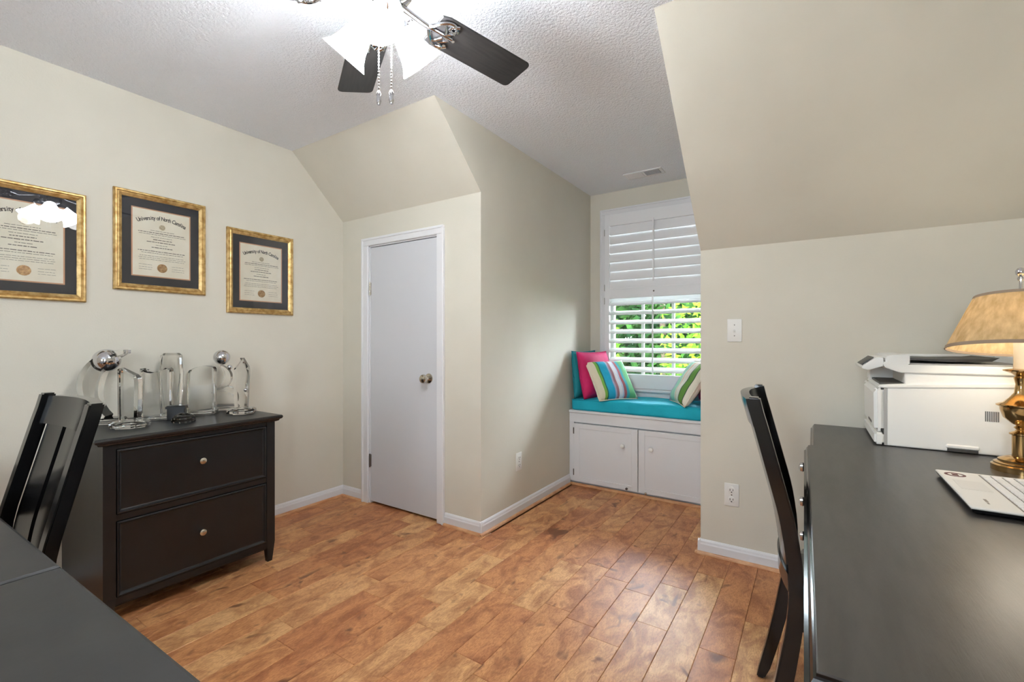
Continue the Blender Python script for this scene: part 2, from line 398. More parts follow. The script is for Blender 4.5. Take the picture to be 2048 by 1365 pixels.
# floor planks, each a board of its own
PW = 0.1325; X0 = -1.175
known = {0: [1.383, 1.78], 4: [1.97, 2.345], 6: [1.934, 1.30], 1: [2.337], -1: [2.12]}
k0 = int(math.floor((xL - X0) / PW)); k1 = int(math.ceil((xR - X0) / PW))
def plank(x0, x1, y0, y1):
    g = 0.0003; bm = BM(); h = random.uniform(-.0004, .0004)
    poly = [(x0 + g, y0 + g), (x1 - g, y0 + g), (x1 - g, y1 - g), (x0 + g, y1 - g)]
    cx, cy = (x0 + x1) / 2, (y0 + y1) / 2
    poly = [(a - cx, b - cy) for a, b in poly]
    layers(bm, poly, [(0, -.016), (0, -.0016 + h), (.0018, h)])
    build('plank', bm, 'plank_wood', floor, loc=(cx, cy, 0))
for k in range(k0, k1):
    a = max(X0 + k * PW, xL); b = min(X0 + (k + 1) * PW, xR)
    if b - a < .01: continue
    cxm = (a + b) / 2
    yend = 3.60 if xDL - .02 < cxm < xDR + .02 else (yD + .06 if cxm < xDL else yK + .02)
    y = -1.2 - random.random() * .6
    cuts = sorted(known.get(k, []))
    ys = [y]
    while ys[-1] < yend:
        nx = ys[-1] + random.choice([.38, .45, .55, .7, .9, 1.1]) * random.uniform(.9, 1.1)
        c = [q for q in cuts if ys[-1] + .15 < q < nx + .2]
        if c: nx = c[0]
        ys.append(nx)
    for p, q in zip(ys, ys[1:]):
        q = min(q, yend)
        if q - p < .03: continue
        plank(a, b, p, q)

# baseboards with a wooden shoe moulding
BB = [(0, .0), (.014, .0), (.014, .055), (.011, .062), (.009, .072), (.004, .080), (0, .082)]
SH = [(.014, 0), (.028, 0), (.026, .008), (.021, .014), (.014, .016)]
def skirting(name, a, b, nrm, e0=0, e1=0):
    a = Vector((*a, 0)); b = Vector((*b, 0)); n = Vector((*nrm, 0)); e = (b - a).normalized()
    # e0, e1: outer corners, where the board runs on by its own thickness
    a0, b0 = a - e * .0139 * e0, b + e * .0139 * e1
    bm = BM(); prism(bm, [a0 + n * d + Vector((0, 0, z)) for d, z in BB], b0 - a0)
    o = struct(build(name, bm, 'white_paint'))
    a0, b0 = a - e * .0279 * e0, b + e * .0279 * e1
    bm = BM(); prism(bm, [a0 + n * d + Vector((0, 0, z)) for d, z in SH], b0 - a0)
    build('shoe_moulding', bm, 'shoe_wood', o)
skirting('baseboard_left', (xL, yR), (xL, yD), (1, 0))
skirting('baseboard_closet_left', (xL, yD), (-2.862, yD), (0, -1))
skirting('baseboard_closet_right', (-2.040, yD), (xDL, yD), (0, -1), 0, 1)
skirting('baseboard_dormer_left', (xDL, yD), (xDL, 3.55), (1, 0), 1, 0)
skirting('baseboard_dormer_right', (xDR, yK), (xDR, 3.55), (-1, 0), 1, 0)
skirting('baseboard_knee', (xDR, yK), (xR, yK), (0, -1), 1, 0)
skirting('baseboard_right', (xR, yR), (xR, yK), (-1, 0))
skirting('baseboard_rear', (xL, yR), (xR, yR), (0, 1))

# closet door with casing
bm = BM()
cs = .018
for (x0, x1, z0, z1) in ((-2.858, DX0 + .004, 0, DZ - .003), (DX1 - .004, -2.048, 0, DZ - .003), (-2.858, -2.048, DZ - .004, 1.980)):
    box(bm, x0, x1, yD - cs, yD, z0, z1, .004)
box(bm, -2.864, -2.846, yD - .024, yD, 0, 1.971, .003); box(bm, -2.060, -2.042, yD - .024, yD, 0, 1.971, .003); box(bm, -2.864, -2.042, yD - .024, yD, 1.970, 1.988, .003)
# jambs and stops inside the opening
box(bm, DX0 - .002, DX0 + .012, yD, yD + T, 0, DZ); box(bm, DX1 - .012, DX1 + .002, yD, yD + T, 0, DZ); box(bm, DX0, DX1, yD, yD + T, DZ - .012, DZ + .002)
struct(build('trim_1', bm, 'white_paint'))
bm = BM(); box(bm, DX0 + .016, DX1 - .016, yD + .004, yD + .040, .016, DZ - .017, .002)
door = struct(build('door_1', bm, 'door_paint'))
bm = BM(); box(bm, DX0 + .014, DX1 - .014, yD + .042, yD + T, -.01, .004); build('threshold', bm, 'slot_dark', door)
Mk = axis_matrix((-2.190, yD + .004, .963), (0, -1, 0))
bm = BM(); lathe(bm, [(0, 0), (.034, 0), (.033, .006), (.014, .010), (.012, .028), (.02, .036), (.029, .046), (.031, .056), (.027, .066), (.014, .072), (0, .073)], 28, Mk)
build('door_knob', bm, 'nickel', door, smooth=True)['label'] = 'round satin nickel door knob'
bm = BM(); box(bm, DX1 - .0165, DX1 - .004, yD - .0005, yD + .010, .925, 1.000, .001); build('strike_plate', bm, 'steel_dark', door)
for z, mm in ((1.61, 'nickel'), (.32, 'steel_dark')):
    bm = BM(); box(bm, DX0 + .004, DX0 + .022, yD - .002, yD + .006, z - .045, z + .045, .001)
    lathe(bm, [(0, -.05), (.006, -.05), (.006, .05), (0, .05)], 10, Matrix.Translation((DX0 + .014, yD - .005, z)))
    build('hinge', bm, mm, door, smooth=True)

# ------------------------------------------------------------------ dormer window, casing and shutter
bm = BM()
y0 = yW - .022
for (x0, x1, z0, z1) in ((-1.638, -1.590, .80, 2.363), (-.698, -.650, .80, 2.363), (-1.638, -.650, 2.362, 2.406)):
    box(bm, x0, x1, y0, yW, z0, z1, .004)
box(bm, -1.640, -1.624, y0 - .008, yW, .80, 2.399, .003); box(bm, -.664, -.648, y0 - .008, yW, .80, 2.399, .003); box(bm, -1.640, -.648, y0 - .008, yW, 2.398, 2.414, .003)
box(bm, -1.665, -.623, yW - .05, yW, .772, .798, .006); box(bm, -1.640, -.648, yW - .02, yW, .70, .772, .004)
struct(build('trim_2', bm, 'white_paint'))
bm = BM(); yf = yW + .06
for (x0, x1, z0, z1) in ((WX0, WX0 + .06, WZ0, WZ1), (WX1 - .06, WX1, WZ0, WZ1), (WX0, WX1, WZ1 - .06, WZ1), (WX0, WX1, WZ0, WZ0 + .10)):
    box(bm, x0, x1, yf, yf + .05, z0, z1, .003)
box(bm, WX0, WX1, yf - .005, yf + .05, 1.56, 1.62, .003)
win = struct(build('window_1', bm, 'white_paint'))
nm = 3
for (z0, z1) in ((WZ0 + .10, 1.56), (1.62, WZ1 - .06)):
    for i in range(nm):
        a = WX0 + .06 + (WX1 - WX0 - .12) * i / nm; b = WX0 + .06 + (WX1 - WX0 - .12) * (i + 1) / nm
        if i < nm - 1:
            bm = BM(); box(bm, b - .012, b + .012, yf + .012, yf + .036, z0, z1, .002); build('muntin', bm, 'white_paint', win)
        bm = BM(); box(bm, a, b, yf + .022, yf + .026, z0, z1); build('pane', bm, 'pane', win)

sh = thing('plantation_shutter', 'white plantation shutter with wide louvers and tilt rods covering the dormer window', 'shutter', (-1.144, yW - .03, .80))
def sbox(name, x0, x1, y0, y1, z0, z1, bev=.003, m='shutter_paint'):
    bm = BM(); box(bm, x0 + 1.144, x1 + 1.144, y0 - yW + .03, y1 - yW + .03, z0 - .80, z1 - .80, bev)
    return build(name, bm, m, sh)
SX0, SX1 = -1.545, -.743
ys0, ys1 = yW - .040, yW - .010
sbox('stile', -1.589, SX0, ys0, ys1, .80, 2.360); sbox('stile', SX1, -.699, ys0, ys1, .80, 2.360)
sbox('top_rail', SX0, SX1, ys0, ys1, 2.255, 2.360)
sbox('middle_rail', SX0, SX1, ys0, ys1, 1.600, 1.690)
sbox('bottom_rail', SX0, SX1, ys0, ys1, .80, .925)
def louver_mesh():
    bm = BM(); w = .0445; pr = []
    for i in range(16):
        a = 2 * PI * i / 16
        pr.append((math.cos(a) * w, math.sin(a) * .0055))
    prism(bm, [(SX0 + 1.144 + .002, y, z) for y, z in pr], (SX1 - SX0 - .004, 0, 0))
    return bm
lv0 = build('louver', louver_mesh(), 'shutter_paint', sh, smooth=30)
first = True
def put_louver(z, ang):
    global first
    o = lv0 if first else lv0.copy()
    if not first: COL.objects.link(o)
    first = False
    o.location = (0, .005, z - .80); o.rotation_euler = (ang, 0, 0)
    o.parent = sh
for i in range(7): put_louver(2.214 - i * .0815, R(80))          # closed, room edge down
for i in range(8): put_louver(1.552 - i * .0835, R(27))          # open
def rod(z0, z1, y):
    bm = BM(); box(bm, -.006, .006, y, y + .011, z0 - .80, z1 - .80, .003)
    return build('tilt_rod', bm, 'shutter_paint', sh)
rod(1.735, 2.275, -.034); rod(.93, 1.603, -.052)
bm = BM(); lathe(bm, [(0, 0), (.006, 0), (.007, .006), (.004, .010), (0, .011)], 12, axis_matrix((0, -.010, 1.648 - .80), (0, -1, 0)))
build('catch', bm, 'steel_dark', sh, smooth=True)
for z in (2.20, 1.70, 1.58, 1.0):
    bm = BM(); box(bm, -1.594 + 1.144, -1.586 + 1.144, -.014, -.008, z - .83, z - .77, .001); build('hinge', bm, 'printer_grey', sh)

# rear and side windows out of view, added to bring fill daylight
bm = BM(); ym = yR - .09
for (x0, x1, z0, z1) in ((RWX0, RWX0 + .05, RWZ0, RWZ1), (RWX1 - .05, RWX1, RWZ0, RWZ1), (RWX0, RWX1, RWZ1 - .05, RWZ1), (RWX0, RWX1, RWZ0, RWZ0 + .05), ((RWX0 + RWX1) / 2 - .04, (RWX0 + RWX1) / 2 + .04, RWZ0, RWZ1)):
    box(bm, x0, x1, ym, ym + .05, z0, z1, .003)
struct(build('window_added_rear', bm, 'white_paint'))
bm = BM(); xm = xR + .04
for (y0_, y1_, z0, z1) in ((SWY0, SWY0 + .05, RWZ0, RWZ1), (SWY1 - .05, SWY1, RWZ0, RWZ1), (SWY0, SWY1, RWZ1 - .05, RWZ1), (SWY0, SWY1, RWZ0, RWZ0 + .05), ((SWY0 + SWY1) / 2 - .04, (SWY0 + SWY1) / 2 + .04, RWZ0, RWZ1)):
    box(bm, xm, xm + .05, y0_, y1_, z0, z1, .003)
struct(build('window_added_side', bm, 'white_paint'))  # frame of the unseen side window, added for fill daylight
bm = BM()
for (y0_, y1_, z0, z1) in ((SWY0 - .06, SWY0, RWZ0 - .06, RWZ1 + .06), (SWY1, SWY1 + .06, RWZ0 - .06, RWZ1 + .06), (SWY0, SWY1, RWZ1, RWZ1 + .06), (SWY0, SWY1, RWZ0 - .06, RWZ0)):
    box(bm, xR - .02, xR, y0_, y1_, z0, z1, .003)
struct(build('trim_added_side', bm, 'white_paint'))  # casing of the added side window
bm = BM()
for (x0, x1, z0, z1) in ((RWX0 - .06, RWX0, RWZ0 - .06, RWZ1 + .06), (RWX1, RWX1 + .06, RWZ0 - .06, RWZ1 + .06), (RWX0, RWX1, RWZ1, RWZ1 + .06), (RWX0, RWX1, RWZ0 - .06, RWZ0)):
    box(bm, x0, x1, yR, yR + .02, z0, z1, .003)
struct(build('trim_added_rear', bm, 'white_paint'))  # casing of the added rear window

# ------------------------------------------------------------------ window seat and its cushions
YF = 3.553
seat = thing('window_seat', 'white built in window seat cabinet with two flat panel doors', 'window seat', (-1.144, YF, 0))
def sb(name, x0, x1, y0, y1, z0, z1, bev=.002, m='white_paint', parent=None):
    bm = BM(); box(bm, x0 + 1.144, x1 + 1.144, y0 - YF, y1 - YF, z0, z1, bev)
    return build(name, bm, m, parent or seat)
sx0, sx1 = xDL + .001, xDR - .001
sb('seat_board', sx0, sx1, YF - .012, yW - .001, .610, .632, .004)
sb('fascia', sx0, sx1, YF, YF + .02, .530, .610)
bm = BM()
for a in ((sx0, -1.700, .03, .53), (-.588, sx1, .03, .53), (-1.70, -.588, .03, .05)):
    box(bm, a[0] + 1.144, a[1] + 1.144, .002, .02, a[2], a[3], .001)
box(bm, sx0 + 1.144, sx1 + 1.144, .03, .05, 0, .53)
build('face_frame', bm, 'white_paint', seat)
bm = BM(); prism(bm, [(sx0 + 1.144, -.014 + d, z) for d, z in ((.014, 0), (-.002, 0), (0, .010), (.006, .017), (.014, .018))], (sx1 - sx0, 0, 0)); build('shoe_moulding', bm, 'shoe_wood', seat)
for x0, x1, kx, hx in ((-1.694, -1.148, -1.263, -1.697), (-1.142, -.594, -1.040, -.591)):
    d = sb('cabinet_door', x0, x1, YF - .012, YF + .004, .034, .522, .002)
    bm = BM(); fw = .05
    for a in ((x0, x0 + fw, .034, .522), (x1 - fw, x1, .034, .522), (x0 + fw, x1 - fw, .482, .522), (x0 + fw, x1 - fw, .034, .074)):
        box(bm, a[0] + 1.144, a[1] + 1.144, -.017, -.011, a[2], a[3], .0015)
    build('door_frame', bm, 'white_paint', d)
    bm = BM(); lathe(bm, [(0, 0), (.010, 0), (.008, .008), (.014, .014), (.018, .022), (.016, .030), (.008, .034), (0, .035)], 20, axis_matrix((kx + 1.144, -.015, .385), (0, -1, 0)))
    build('knob', bm, 'plastic_white', d, smooth=True)
    for z in (.46, .11):
        bm = BM(); lathe(bm, [(0, -.026), (.005, -.026), (.005, .026), (0, .026)], 10, Matrix.Translation((hx + 1.144, -.016, z)))
        build('hinge', bm, 'steel_dark' if x0 < -1.5 else 'white_paint', d, smooth=True)
    bm = BM(); lathe(bm, [(0, 0), (.009, 0), (.010, .012), (.006, .018), (0, .019)], 14, axis_matrix(((-1.235 if x0 < -1.5 else -1.083) + 1.144, -.015, .048 if x0 < -1.5 else .038), (0, -1, 0)))
    build('door_stop', bm, 'steel_dark' if x0 < -1.5 else 'nickel', d, smooth=True)

def pillow(name, w, h, t, m, loc, rot, label, group=None, seam=True, pinch=.05):
    n = 22; bm = BM(); uvl = bm.loops.layers.uv.new()
    V = {}
    rnd = random.Random(hash(name + label) % 1000)
    for s in (1, -1):
        for i in range(n + 1):
            for j in range(n + 1):
                u = -1 + 2 * i / n; v = -1 + 2 * j / n
                edge = i in (0, n) or j in (0, n)
                if s == -1 and edge: V[s, i, j] = V[1, i, j]; continue
                bow = pinch
                x = u * w / 2 * (1 - bow * (1 - v * v) * abs(u) ** 2); z = v * h / 2 * (1 - bow * (1 - u * u) * abs(v) ** 2)
                th = t / 2 * ((1 - u ** 4) * (1 - v ** 4)) ** .55
                th *= 1 + .06 * math.sin(5 * u + 2 * v + s) + .04 * math.sin(9 * v - 3 * u)
                V[s, i, j] = bm.verts.new((x, -s * th, z))
    for s in (1, -1):
        for i in range(n):
            for j in range(n):
                vs = [V[s, i, j], V[s, i + 1, j], V[s, i + 1, j + 1], V[s, i, j + 1]]
                us = [(i / n, j / n), ((i + 1) / n, j / n), ((i + 1) / n, (j + 1) / n), (i / n, (j + 1) / n)]
                if s == -1: vs.reverse(); us.reverse()
                f = bm.faces.new(vs)
                for lp, uv in zip(f.loops, us): lp[uvl].uv = uv
    root = build(name, bm, m, None, smooth='all', loc=loc, rot=rot)
    tag(root, label, 'pillow', group)
    if seam:
        pts = []
        def ed(u, v): return (u * w / 2 * (1 - pinch * (1 - v * v) * abs(u) ** 2), 0, v * h / 2 * (1 - pinch * (1 - u * u) * abs(v) ** 2))
        for k in range(20): pts.append(ed(-1 + 2 * k / 20, -1))
        for k in range(20): pts.append(ed(1, -1 + 2 * k / 20))
        for k in range(20): pts.append(ed(1 - 2 * k / 20, 1))
        for k in range(20): pts.append(ed(-1, 1 - 2 * k / 20))
        bm = BM(); tube(bm, pts, .0045, 6, closed=True); build('piping', bm, seam if isinstance(seam, str) else m, root, smooth='all')
    return root

# seat cushion: soft slab with piped edges
bm = BM(); cx0, cx1, cy0, cy1 = xDL + .02, xDR - .02, YF - .004, yW - .03
box(bm, cx0 + 1.144, cx1 + 1.144, cy0 - 3.77, cy1 - 3.77, 0, .095, .022, 4)
bmesh.ops.subdivide_edges(bm, edges=[e for e in bm.edges if e.calc_length() > .2], cuts=14, use_grid_fill=True)
for v in bm.verts:
    if v.co.z > .06:
        v.co.z += .008 * math.cos(v.co.x * 2.4) * math.cos(v.co.y * 5) + .003 * math.sin(v.co.x * 13 + v.co.y * 9)
cush = tag(build('seat_cushion', bm, 'turquoise', smooth=60, loc=(-1.144, 3.77, .632)), 'long turquoise fabric cushion on top of the white window seat', 'cushion')
bm = BM(); zz = .086
tube(bm, [(cx0 + 1.144 + .006, cy0 - 3.77 + .004, zz), (cx1 + 1.144 - .006, cy0 - 3.77 + .004, zz), (cx1 + 1.144 - .006, cy1 - 3.77 - .004, zz), (cx0 + 1.144 + .006, cy1 - 3.77 - .004, zz)], .004, 6, True)
build('piping', bm, 'turquoise', cush, smooth='all')

ZC = .735
def lean_pillow(name, w, t, m, bottom, yaw, lean, label, seam=True):
    # bottom: where the middle of the lower edge rests; lean: how far the top falls back
    yaw, lean = R(yaw), R(lean)
    n = Vector((math.sin(yaw), -math.cos(yaw), 0))
    up = Vector((0, 0, 1)) * math.cos(lean) - n * math.sin(lean)
    c = Vector(bottom) + up * (w / 2)
    return pillow(name, w, w, t, m, c, (-lean, 0, yaw), label, seam=seam)
lean_pillow('throw_pillow', .40, .08, 'teal', (-1.668, 3.735, ZC - .004), 84, 4, 'teal square pillow against the dormer wall behind the magenta pillow')
lean_pillow('throw_pillow', .40, .12, 'magenta', (-1.548, 3.730, ZC - .004), 74, 12, 'magenta square pillow leaning on the teal pillow beside bright striped pillow')
lean_pillow('striped_pillow', .38, .12, 'stripes_bright', (-1.335, 3.635, ZC - .002), 56, 36, 'striped pillow with turquoise, green and cream bands leaning on the magenta pillow', seam='paper')
lean_pillow('throw_pillow', .40, .11, 'magenta', (-.700, 3.740, ZC - .004), -74, 12, 'magenta square pillow partly hidden behind the knee wall corner and pale striped pillow')
lean_pillow('striped_pillow', .38, .12, 'stripes_pale', (-.885, 3.672, ZC - .002), -60, 32, 'striped pillow with pale mint, cream and dark green bands leaning on a magenta pillow', seam='paper')

# ------------------------------------------------------------------ fittings on walls and ceiling
def outlet(loc, rotz, label):
    t = thing('wall_outlet', label, 'outlet', loc, (0, 0, rotz))
    bm = BM(); box(bm, -.037, .037, -.006, 0, -.063, .063, .003, 2); build('plate', bm, 'plastic_white', t, smooth=True)
    for z in (.026, -.026):
        bm = BM(); lathe(bm, [(0, 0), (.019, 0), (.019, .002), (.017, .003), (0, .003)], 20, axis_matrix((0, -.006, z), (0, -1, 0)))
        r = build('receptacle', bm, 'plastic_white', t, smooth=True)
        bm = BM(); box(bm, -.009, -.006, -.0098, -.008, z - .003, z + .008); box(bm, .006, .009, -.0098, -.008, z - .002, z + .008); box(bm, -.003, .003, -.0098, -.008, z - .012, z - .007)
        build('slot', bm, 'slot_dark', r)
    bm = BM(); lathe(bm, [(0, 0), (.004, 0), (.003, .002), (0, .002)], 10, axis_matrix((0, -.006, 0), (0, -1, 0))); build('screw', bm, 'steel_dark', t)
outlet((-.380, yK, .362), 0, 'white duplex power outlet on the beige knee wall below the light switch')
outlet((xDL, 2.742, .365), R(90), 'white duplex power outlet on the dormer side wall near the window seat')
t = thing('light_switch', 'white toggle light switch plate on the beige knee wall', 'switch', (-.366, yK, 1.277))
bm = BM(); box(bm, -.037, .037, -.006, 0, -.063, .063, .003, 2); build('plate', bm, 'plastic_white', t, smooth=True)
bm = BM(); box(bm, -.005, .005, -.0075, -.005, -.012, .012); prism(bm, [(-.004, -.006, -.004), (-.004, -.006, .006), (-.004, -.018, -.006), (-.004, -.016, -.010)], (.008, 0, 0)); build('toggle', bm, 'plastic_white', t)
for z in (.030, -.030):
    bm = BM(); lathe(bm, [(0, 0), (.003, 0), (.002, .002), (0, .002)], 10, axis_matrix((0, -.006, z), (0, -1, 0))); build('screw', bm, 'steel_dark', t)
t = thing('ceiling_vent', 'white ceiling air vent with two slatted openings near the dormer window', 'vent', (-1.145, 3.69, zC))
bm = BM()
for a in ((-.152, .152, -.070, -.050), (-.152, .152, .050, .070), (-.152, -.128, -.05, .05), (.128, .152, -.05, .05), (-.008, .008, -.05, .05)):
    box(bm, a[0], a[1], a[2], a[3], -.008, 0, .002)
build('frame', bm, 'white_paint', t)
bm = BM(); box(bm, -.13, .13, -.05, .05, -.0025, 0); build('duct', bm, 'slot_dark', t)
sl = None
for sx in (-1, 1):
    for k in range(6):
        if sl is None:
            bm = BM(); box(bm, -.058, .058, -.006, .006, -.001, .001); sl = o = build('slat', bm, 'white_paint', t)
        else: o = sl.copy(); COL.objects.link(o); o.parent = t
        o.location = (sx * .068, -.041 + k * .0165, -.0065); o.rotation_euler = (R(38 * sx), 0, 0)
bm = BM(); lathe(bm, [(0, 0), (.012, 0), (.010, .006), (.005, .010), (.005, .050), (.009, .052), (.009, .064), (0, .066)], 14, axis_matrix((xL + .014, 1.52, .045), (1, 0, 0)))
t = tag(build('spring_door_stop', bm, 'steel_dark', smooth=True), 'small grey door stop on the baseboard beside the black cabinet', 'door stop')

# ------------------------------------------------------------------ diplomas
def word_bars(bm, cx, z, width, h, rnd, depth):
    x = cx - width / 2; end = cx + width / 2
    while x < end - .004:
        w = min(rnd.uniform(.006, .022), end - x)
        box(bm, x, x + w, -depth, 0, z - h / 2 * rnd.uniform(.8, 1.1), z + h / 2 * rnd.uniform(.8, 1.2))
        x += w + .0028
def text_mesh(s, size):
    cu = bpy.data.curves.new('t', 'FONT'); cu.body = s; cu.size = size; cu.align_x = 'CENTER'; cu.extrude = .0003; cu.offset = size * .018
    o = bpy.data.objects.new('t', cu); COL.objects.link(o)
    dg = bpy.context.evaluated_depsgraph_get(); dg.update()
    me = bpy.data.meshes.new_from_object(o.evaluated_get(dg))
    bpy.data.objects.remove(o); return me
def arc_text(bm, s, size, cz, rad, span):
    n = len(s)
    wts = [.5 if c in ' itlfr' else (1.0 if c in 'UNCmw' else .74) for c in s]
    tot = sum(wts); acc = 0
    for c, w in zip(s, wts):
        a = ((acc + w / 2) / tot - .5) * span; acc += w
        if c == ' ': continue
        me = text_mesh(c, size)
        M = Matrix.Translation((rad * math.sin(a), -.0006, cz + rad * (math.cos(a) - 1))) @ Matrix.Rotation(a, 4, 'Y') @ Matrix.Rotation(PI / 2, 4, 'X') @ Matrix.Diagonal((.92, 1.25, 1, 1))
        me.transform(M); bm.from_mesh(me); bpy.data.meshes.remove(me)
def diploma(yc, zc, label, seed):
    w, h = .440, .544
    t = thing('framed_diploma', label, 'diploma', (xL, yc, zc), (0, 0, R(90)), 'framed diplomas on the left wall')
    rnd = random.Random(seed)
    # moulding built from a mitred profile (distance from the outer edge, depth)
    prof = [(0, 0), (0, .016), (.006, .022), (.012, .022), (.016, .017), (.022, .019), (.030, .014), (.036, .010), (.036, 0)]
    bm = BM(); rings = []
    for d, dep in prof:
        rings.append([bm.verts.new((sx * (w / 2 - d), -dep, sz * (h / 2 - d))) for sx, sz in ((-1, -1), (1, -1), (1, 1), (-1, 1))])
    for a, b in zip(rings, rings[1:] + rings[:1]):
        for i in range(4): bm.faces.new((a[i], a[(i + 1) % 4], b[(i + 1) % 4], b[i]))
    build('frame', bm, 'gold_frame', t)
    bm = BM(); box(bm, -w / 2 + .034, w / 2 - .034, -.005, -.001, -h / 2 + .034, h / 2 - .034); mb = build('mat_board', bm, 'mat_board', t)
    pw, ph = .272, .368
    bm = BM(); box(bm, -pw / 2 - .006, pw / 2 + .006, -.0058, -.004, -ph / 2 - .006, ph / 2 + .006); build('liner', bm, 'liner', t)
    bm = BM(); box(bm, -pw / 2, pw / 2, -.0064, -.004, -ph / 2, ph / 2); pp = build('certificate', bm, 'paper', t)
    bm = BM(); arc_text(bm, 'University of North Carolina', .0245, ph / 2 - .048, .25, .94)
    build('title_lettering', bm, 'ink', pp, loc=(0, -.0064, 0))
    bm = BM()
    rows = [(.072, .12, .0022), (.060, .22, .0036), (.050, .225, .0022), (.036, .10, .0022), (.022, .09, .0040), (.008, .14, .0040), (-.008, .06, .0026), (-.022, .10, .0040),
            (-.044, .225, .0036), (-.055, .20, .0022), (-.072, .21, .0018), (-.082, .225, .0018), (-.092, .22, .0018)]
    for z, wd, hh in rows: word_bars(bm, rnd.uniform(-.004, .004) + (.0 if wd < .21 else 0), z, wd, hh, rnd, .0004)
    for sx in (-1, 1):
        for z in (-.122, -.136, -.148): word_bars(bm, sx * .078, z, .062, .0014, rnd, .0004)
    build('script_lines', bm, 'ink_grey', pp, loc=(0, -.0064, 0))['kind'] = 'stuff'
    bm = BM(); pts = []
    for i in range(48):
        r = .024 * (1 + (.05 if i % 2 else -.02)); a = 2 * PI * i / 48; pts.append((r * math.cos(a), 0, r * math.sin(a)))
    prism(bm, pts, (0, -.0012, 0)); lathe(bm, [(.012, 0), (.017, 0), (.017, .0018), (.012, .0018)], 28, axis_matrix((0, -.0005, 0), (0, -1, 0)), close=True)
    build('gold_seal', bm, 'seal_gold', pp, loc=(0, -.0064, -.136))
    bm = BM(); lathe(bm, [(0, 0), (.015, 0), (.015, .0005), (.012, .0005), (.012, .0009), (0, .0009)], 28, axis_matrix((0, -.0064, .096), (0, -1, 0))); build('crest', bm, 'seal_ink', pp)
    bm = BM(); box(bm, -w / 2 + .034, w / 2 - .034, -.0105, -.0095, -h / 2 + .034, h / 2 - .034); build('glass_pane', bm, 'pane', t)
diploma(.546, 1.687, 'gold framed diploma whose glass reflects the lit fan lamps', 1)
diploma(1.095, 1.767, 'gold framed diploma hung highest, between the other two diplomas', 2)
diploma(1.658, 1.671, 'gold framed diploma hung closest to the white closet door', 3)

# ------------------------------------------------------------------ black lateral file cabinet
CZ = .806
cab = thing('file_cabinet', 'black two drawer lateral file cabinet with round nickel knobs', 'cabinet', (-2.80, 1.07, 0))
def L2(x, y): return (x + 2.80, y - 1.07)
def cb(bm, x0, x1, y0, y1, z0, z1, bev=.002): return box(bm, x0 + 2.80, x1 + 2.80, y0 - 1.07, y1 - 1.07, z0, z1, bev)
fx = -2.505; bx = -3.085; cyl, cyr = .672, 1.412
bm = BM(); layers(bm, [L2(-3.09, .638), L2(-2.480, .638), L2(-2.480, 1.446), L2(-3.09, 1.446)], [(.026, .771), (.016, .775), (.012, .783), (.004, .787), (0, .796), (.002, .803), (.006, .806)])
build('top', bm, 'black_wood', cab)
bm = BM(); cb(bm, bx, fx - .014, cyl + .012, cyr - .012, .07, .773, 0); build('body', bm, 'black_wood', cab)
for y0, y1 in ((cyl, cyl + .044), (cyr - .044, cyr)):
    for x0, x1 in ((fx - .044, fx), (bx, bx + .044)):
        bm = BM(); cxm, cym = (x0 + x1) / 2, (y0 + y1) / 2
        sq = [L2(x0, y0), L2(x1, y0), L2(x1, y1), L2(x0, y1)]
        layers(bm, sq, [(.010, 0), (.007, .03), (0, .11), (0, .773)]); build('leg', bm, 'black_wood', cab)
for z0, z1 in ((.751, .773), (.440, .470), (.078, .112)):
    bm = BM(); cb(bm, fx - .014, fx - .004, cyl + .04, cyr - .04, z0, z1); build('rail', bm, 'black_wood', cab)
bm = BM(); cb(bm, bx + .04, fx - .04, cyl, cyl + .012, .10, .773); build('side_panel', bm, 'black_wood', cab)
bm = BM(); cb(bm, bx + .04, fx - .04, cyr - .012, cyr, .10, .773); build('side_panel', bm, 'black_wood', cab)
for z0, z1, kz in ((.470, .751, .634), (.112, .440, .286)):
    bm = BM(); ya, yb = cyl + .046, cyr - .046
    rings = []
    for d, x in ((0, fx - .012), (.002, fx + .000), (.008, fx + .002), (.014, fx - .007), (.018, fx - .009)):
        rings.append([bm.verts.new((x + 2.80, yy - 1.07, zz)) for yy, zz in ((ya + d, z0 + d), (yb - d, z0 + d), (yb - d, z1 - d), (ya + d, z1 - d))])
    for a, b in zip(rings, rings[1:]):
        for i in range(4): bm.faces.new((a[i], a[(i + 1) % 4], b[(i + 1) % 4], b[i]))
    bm.faces.new(rings[-1]); bm.faces.new(rings[0][::-1])
    d = build('drawer', bm, 'black_wood', cab)
    bm = BM(); lathe(bm, [(0, 0), (.008, 0), (.007, .012), (.013, .018), (.0165, .025), (.015, .032), (.008, .036), (0, .037)], 22, axis_matrix((fx - .009 + 2.80, 1.045 - 1.07, kz), (1, 0, 0)))
    build('knob', bm, 'nickel', d, smooth=True)

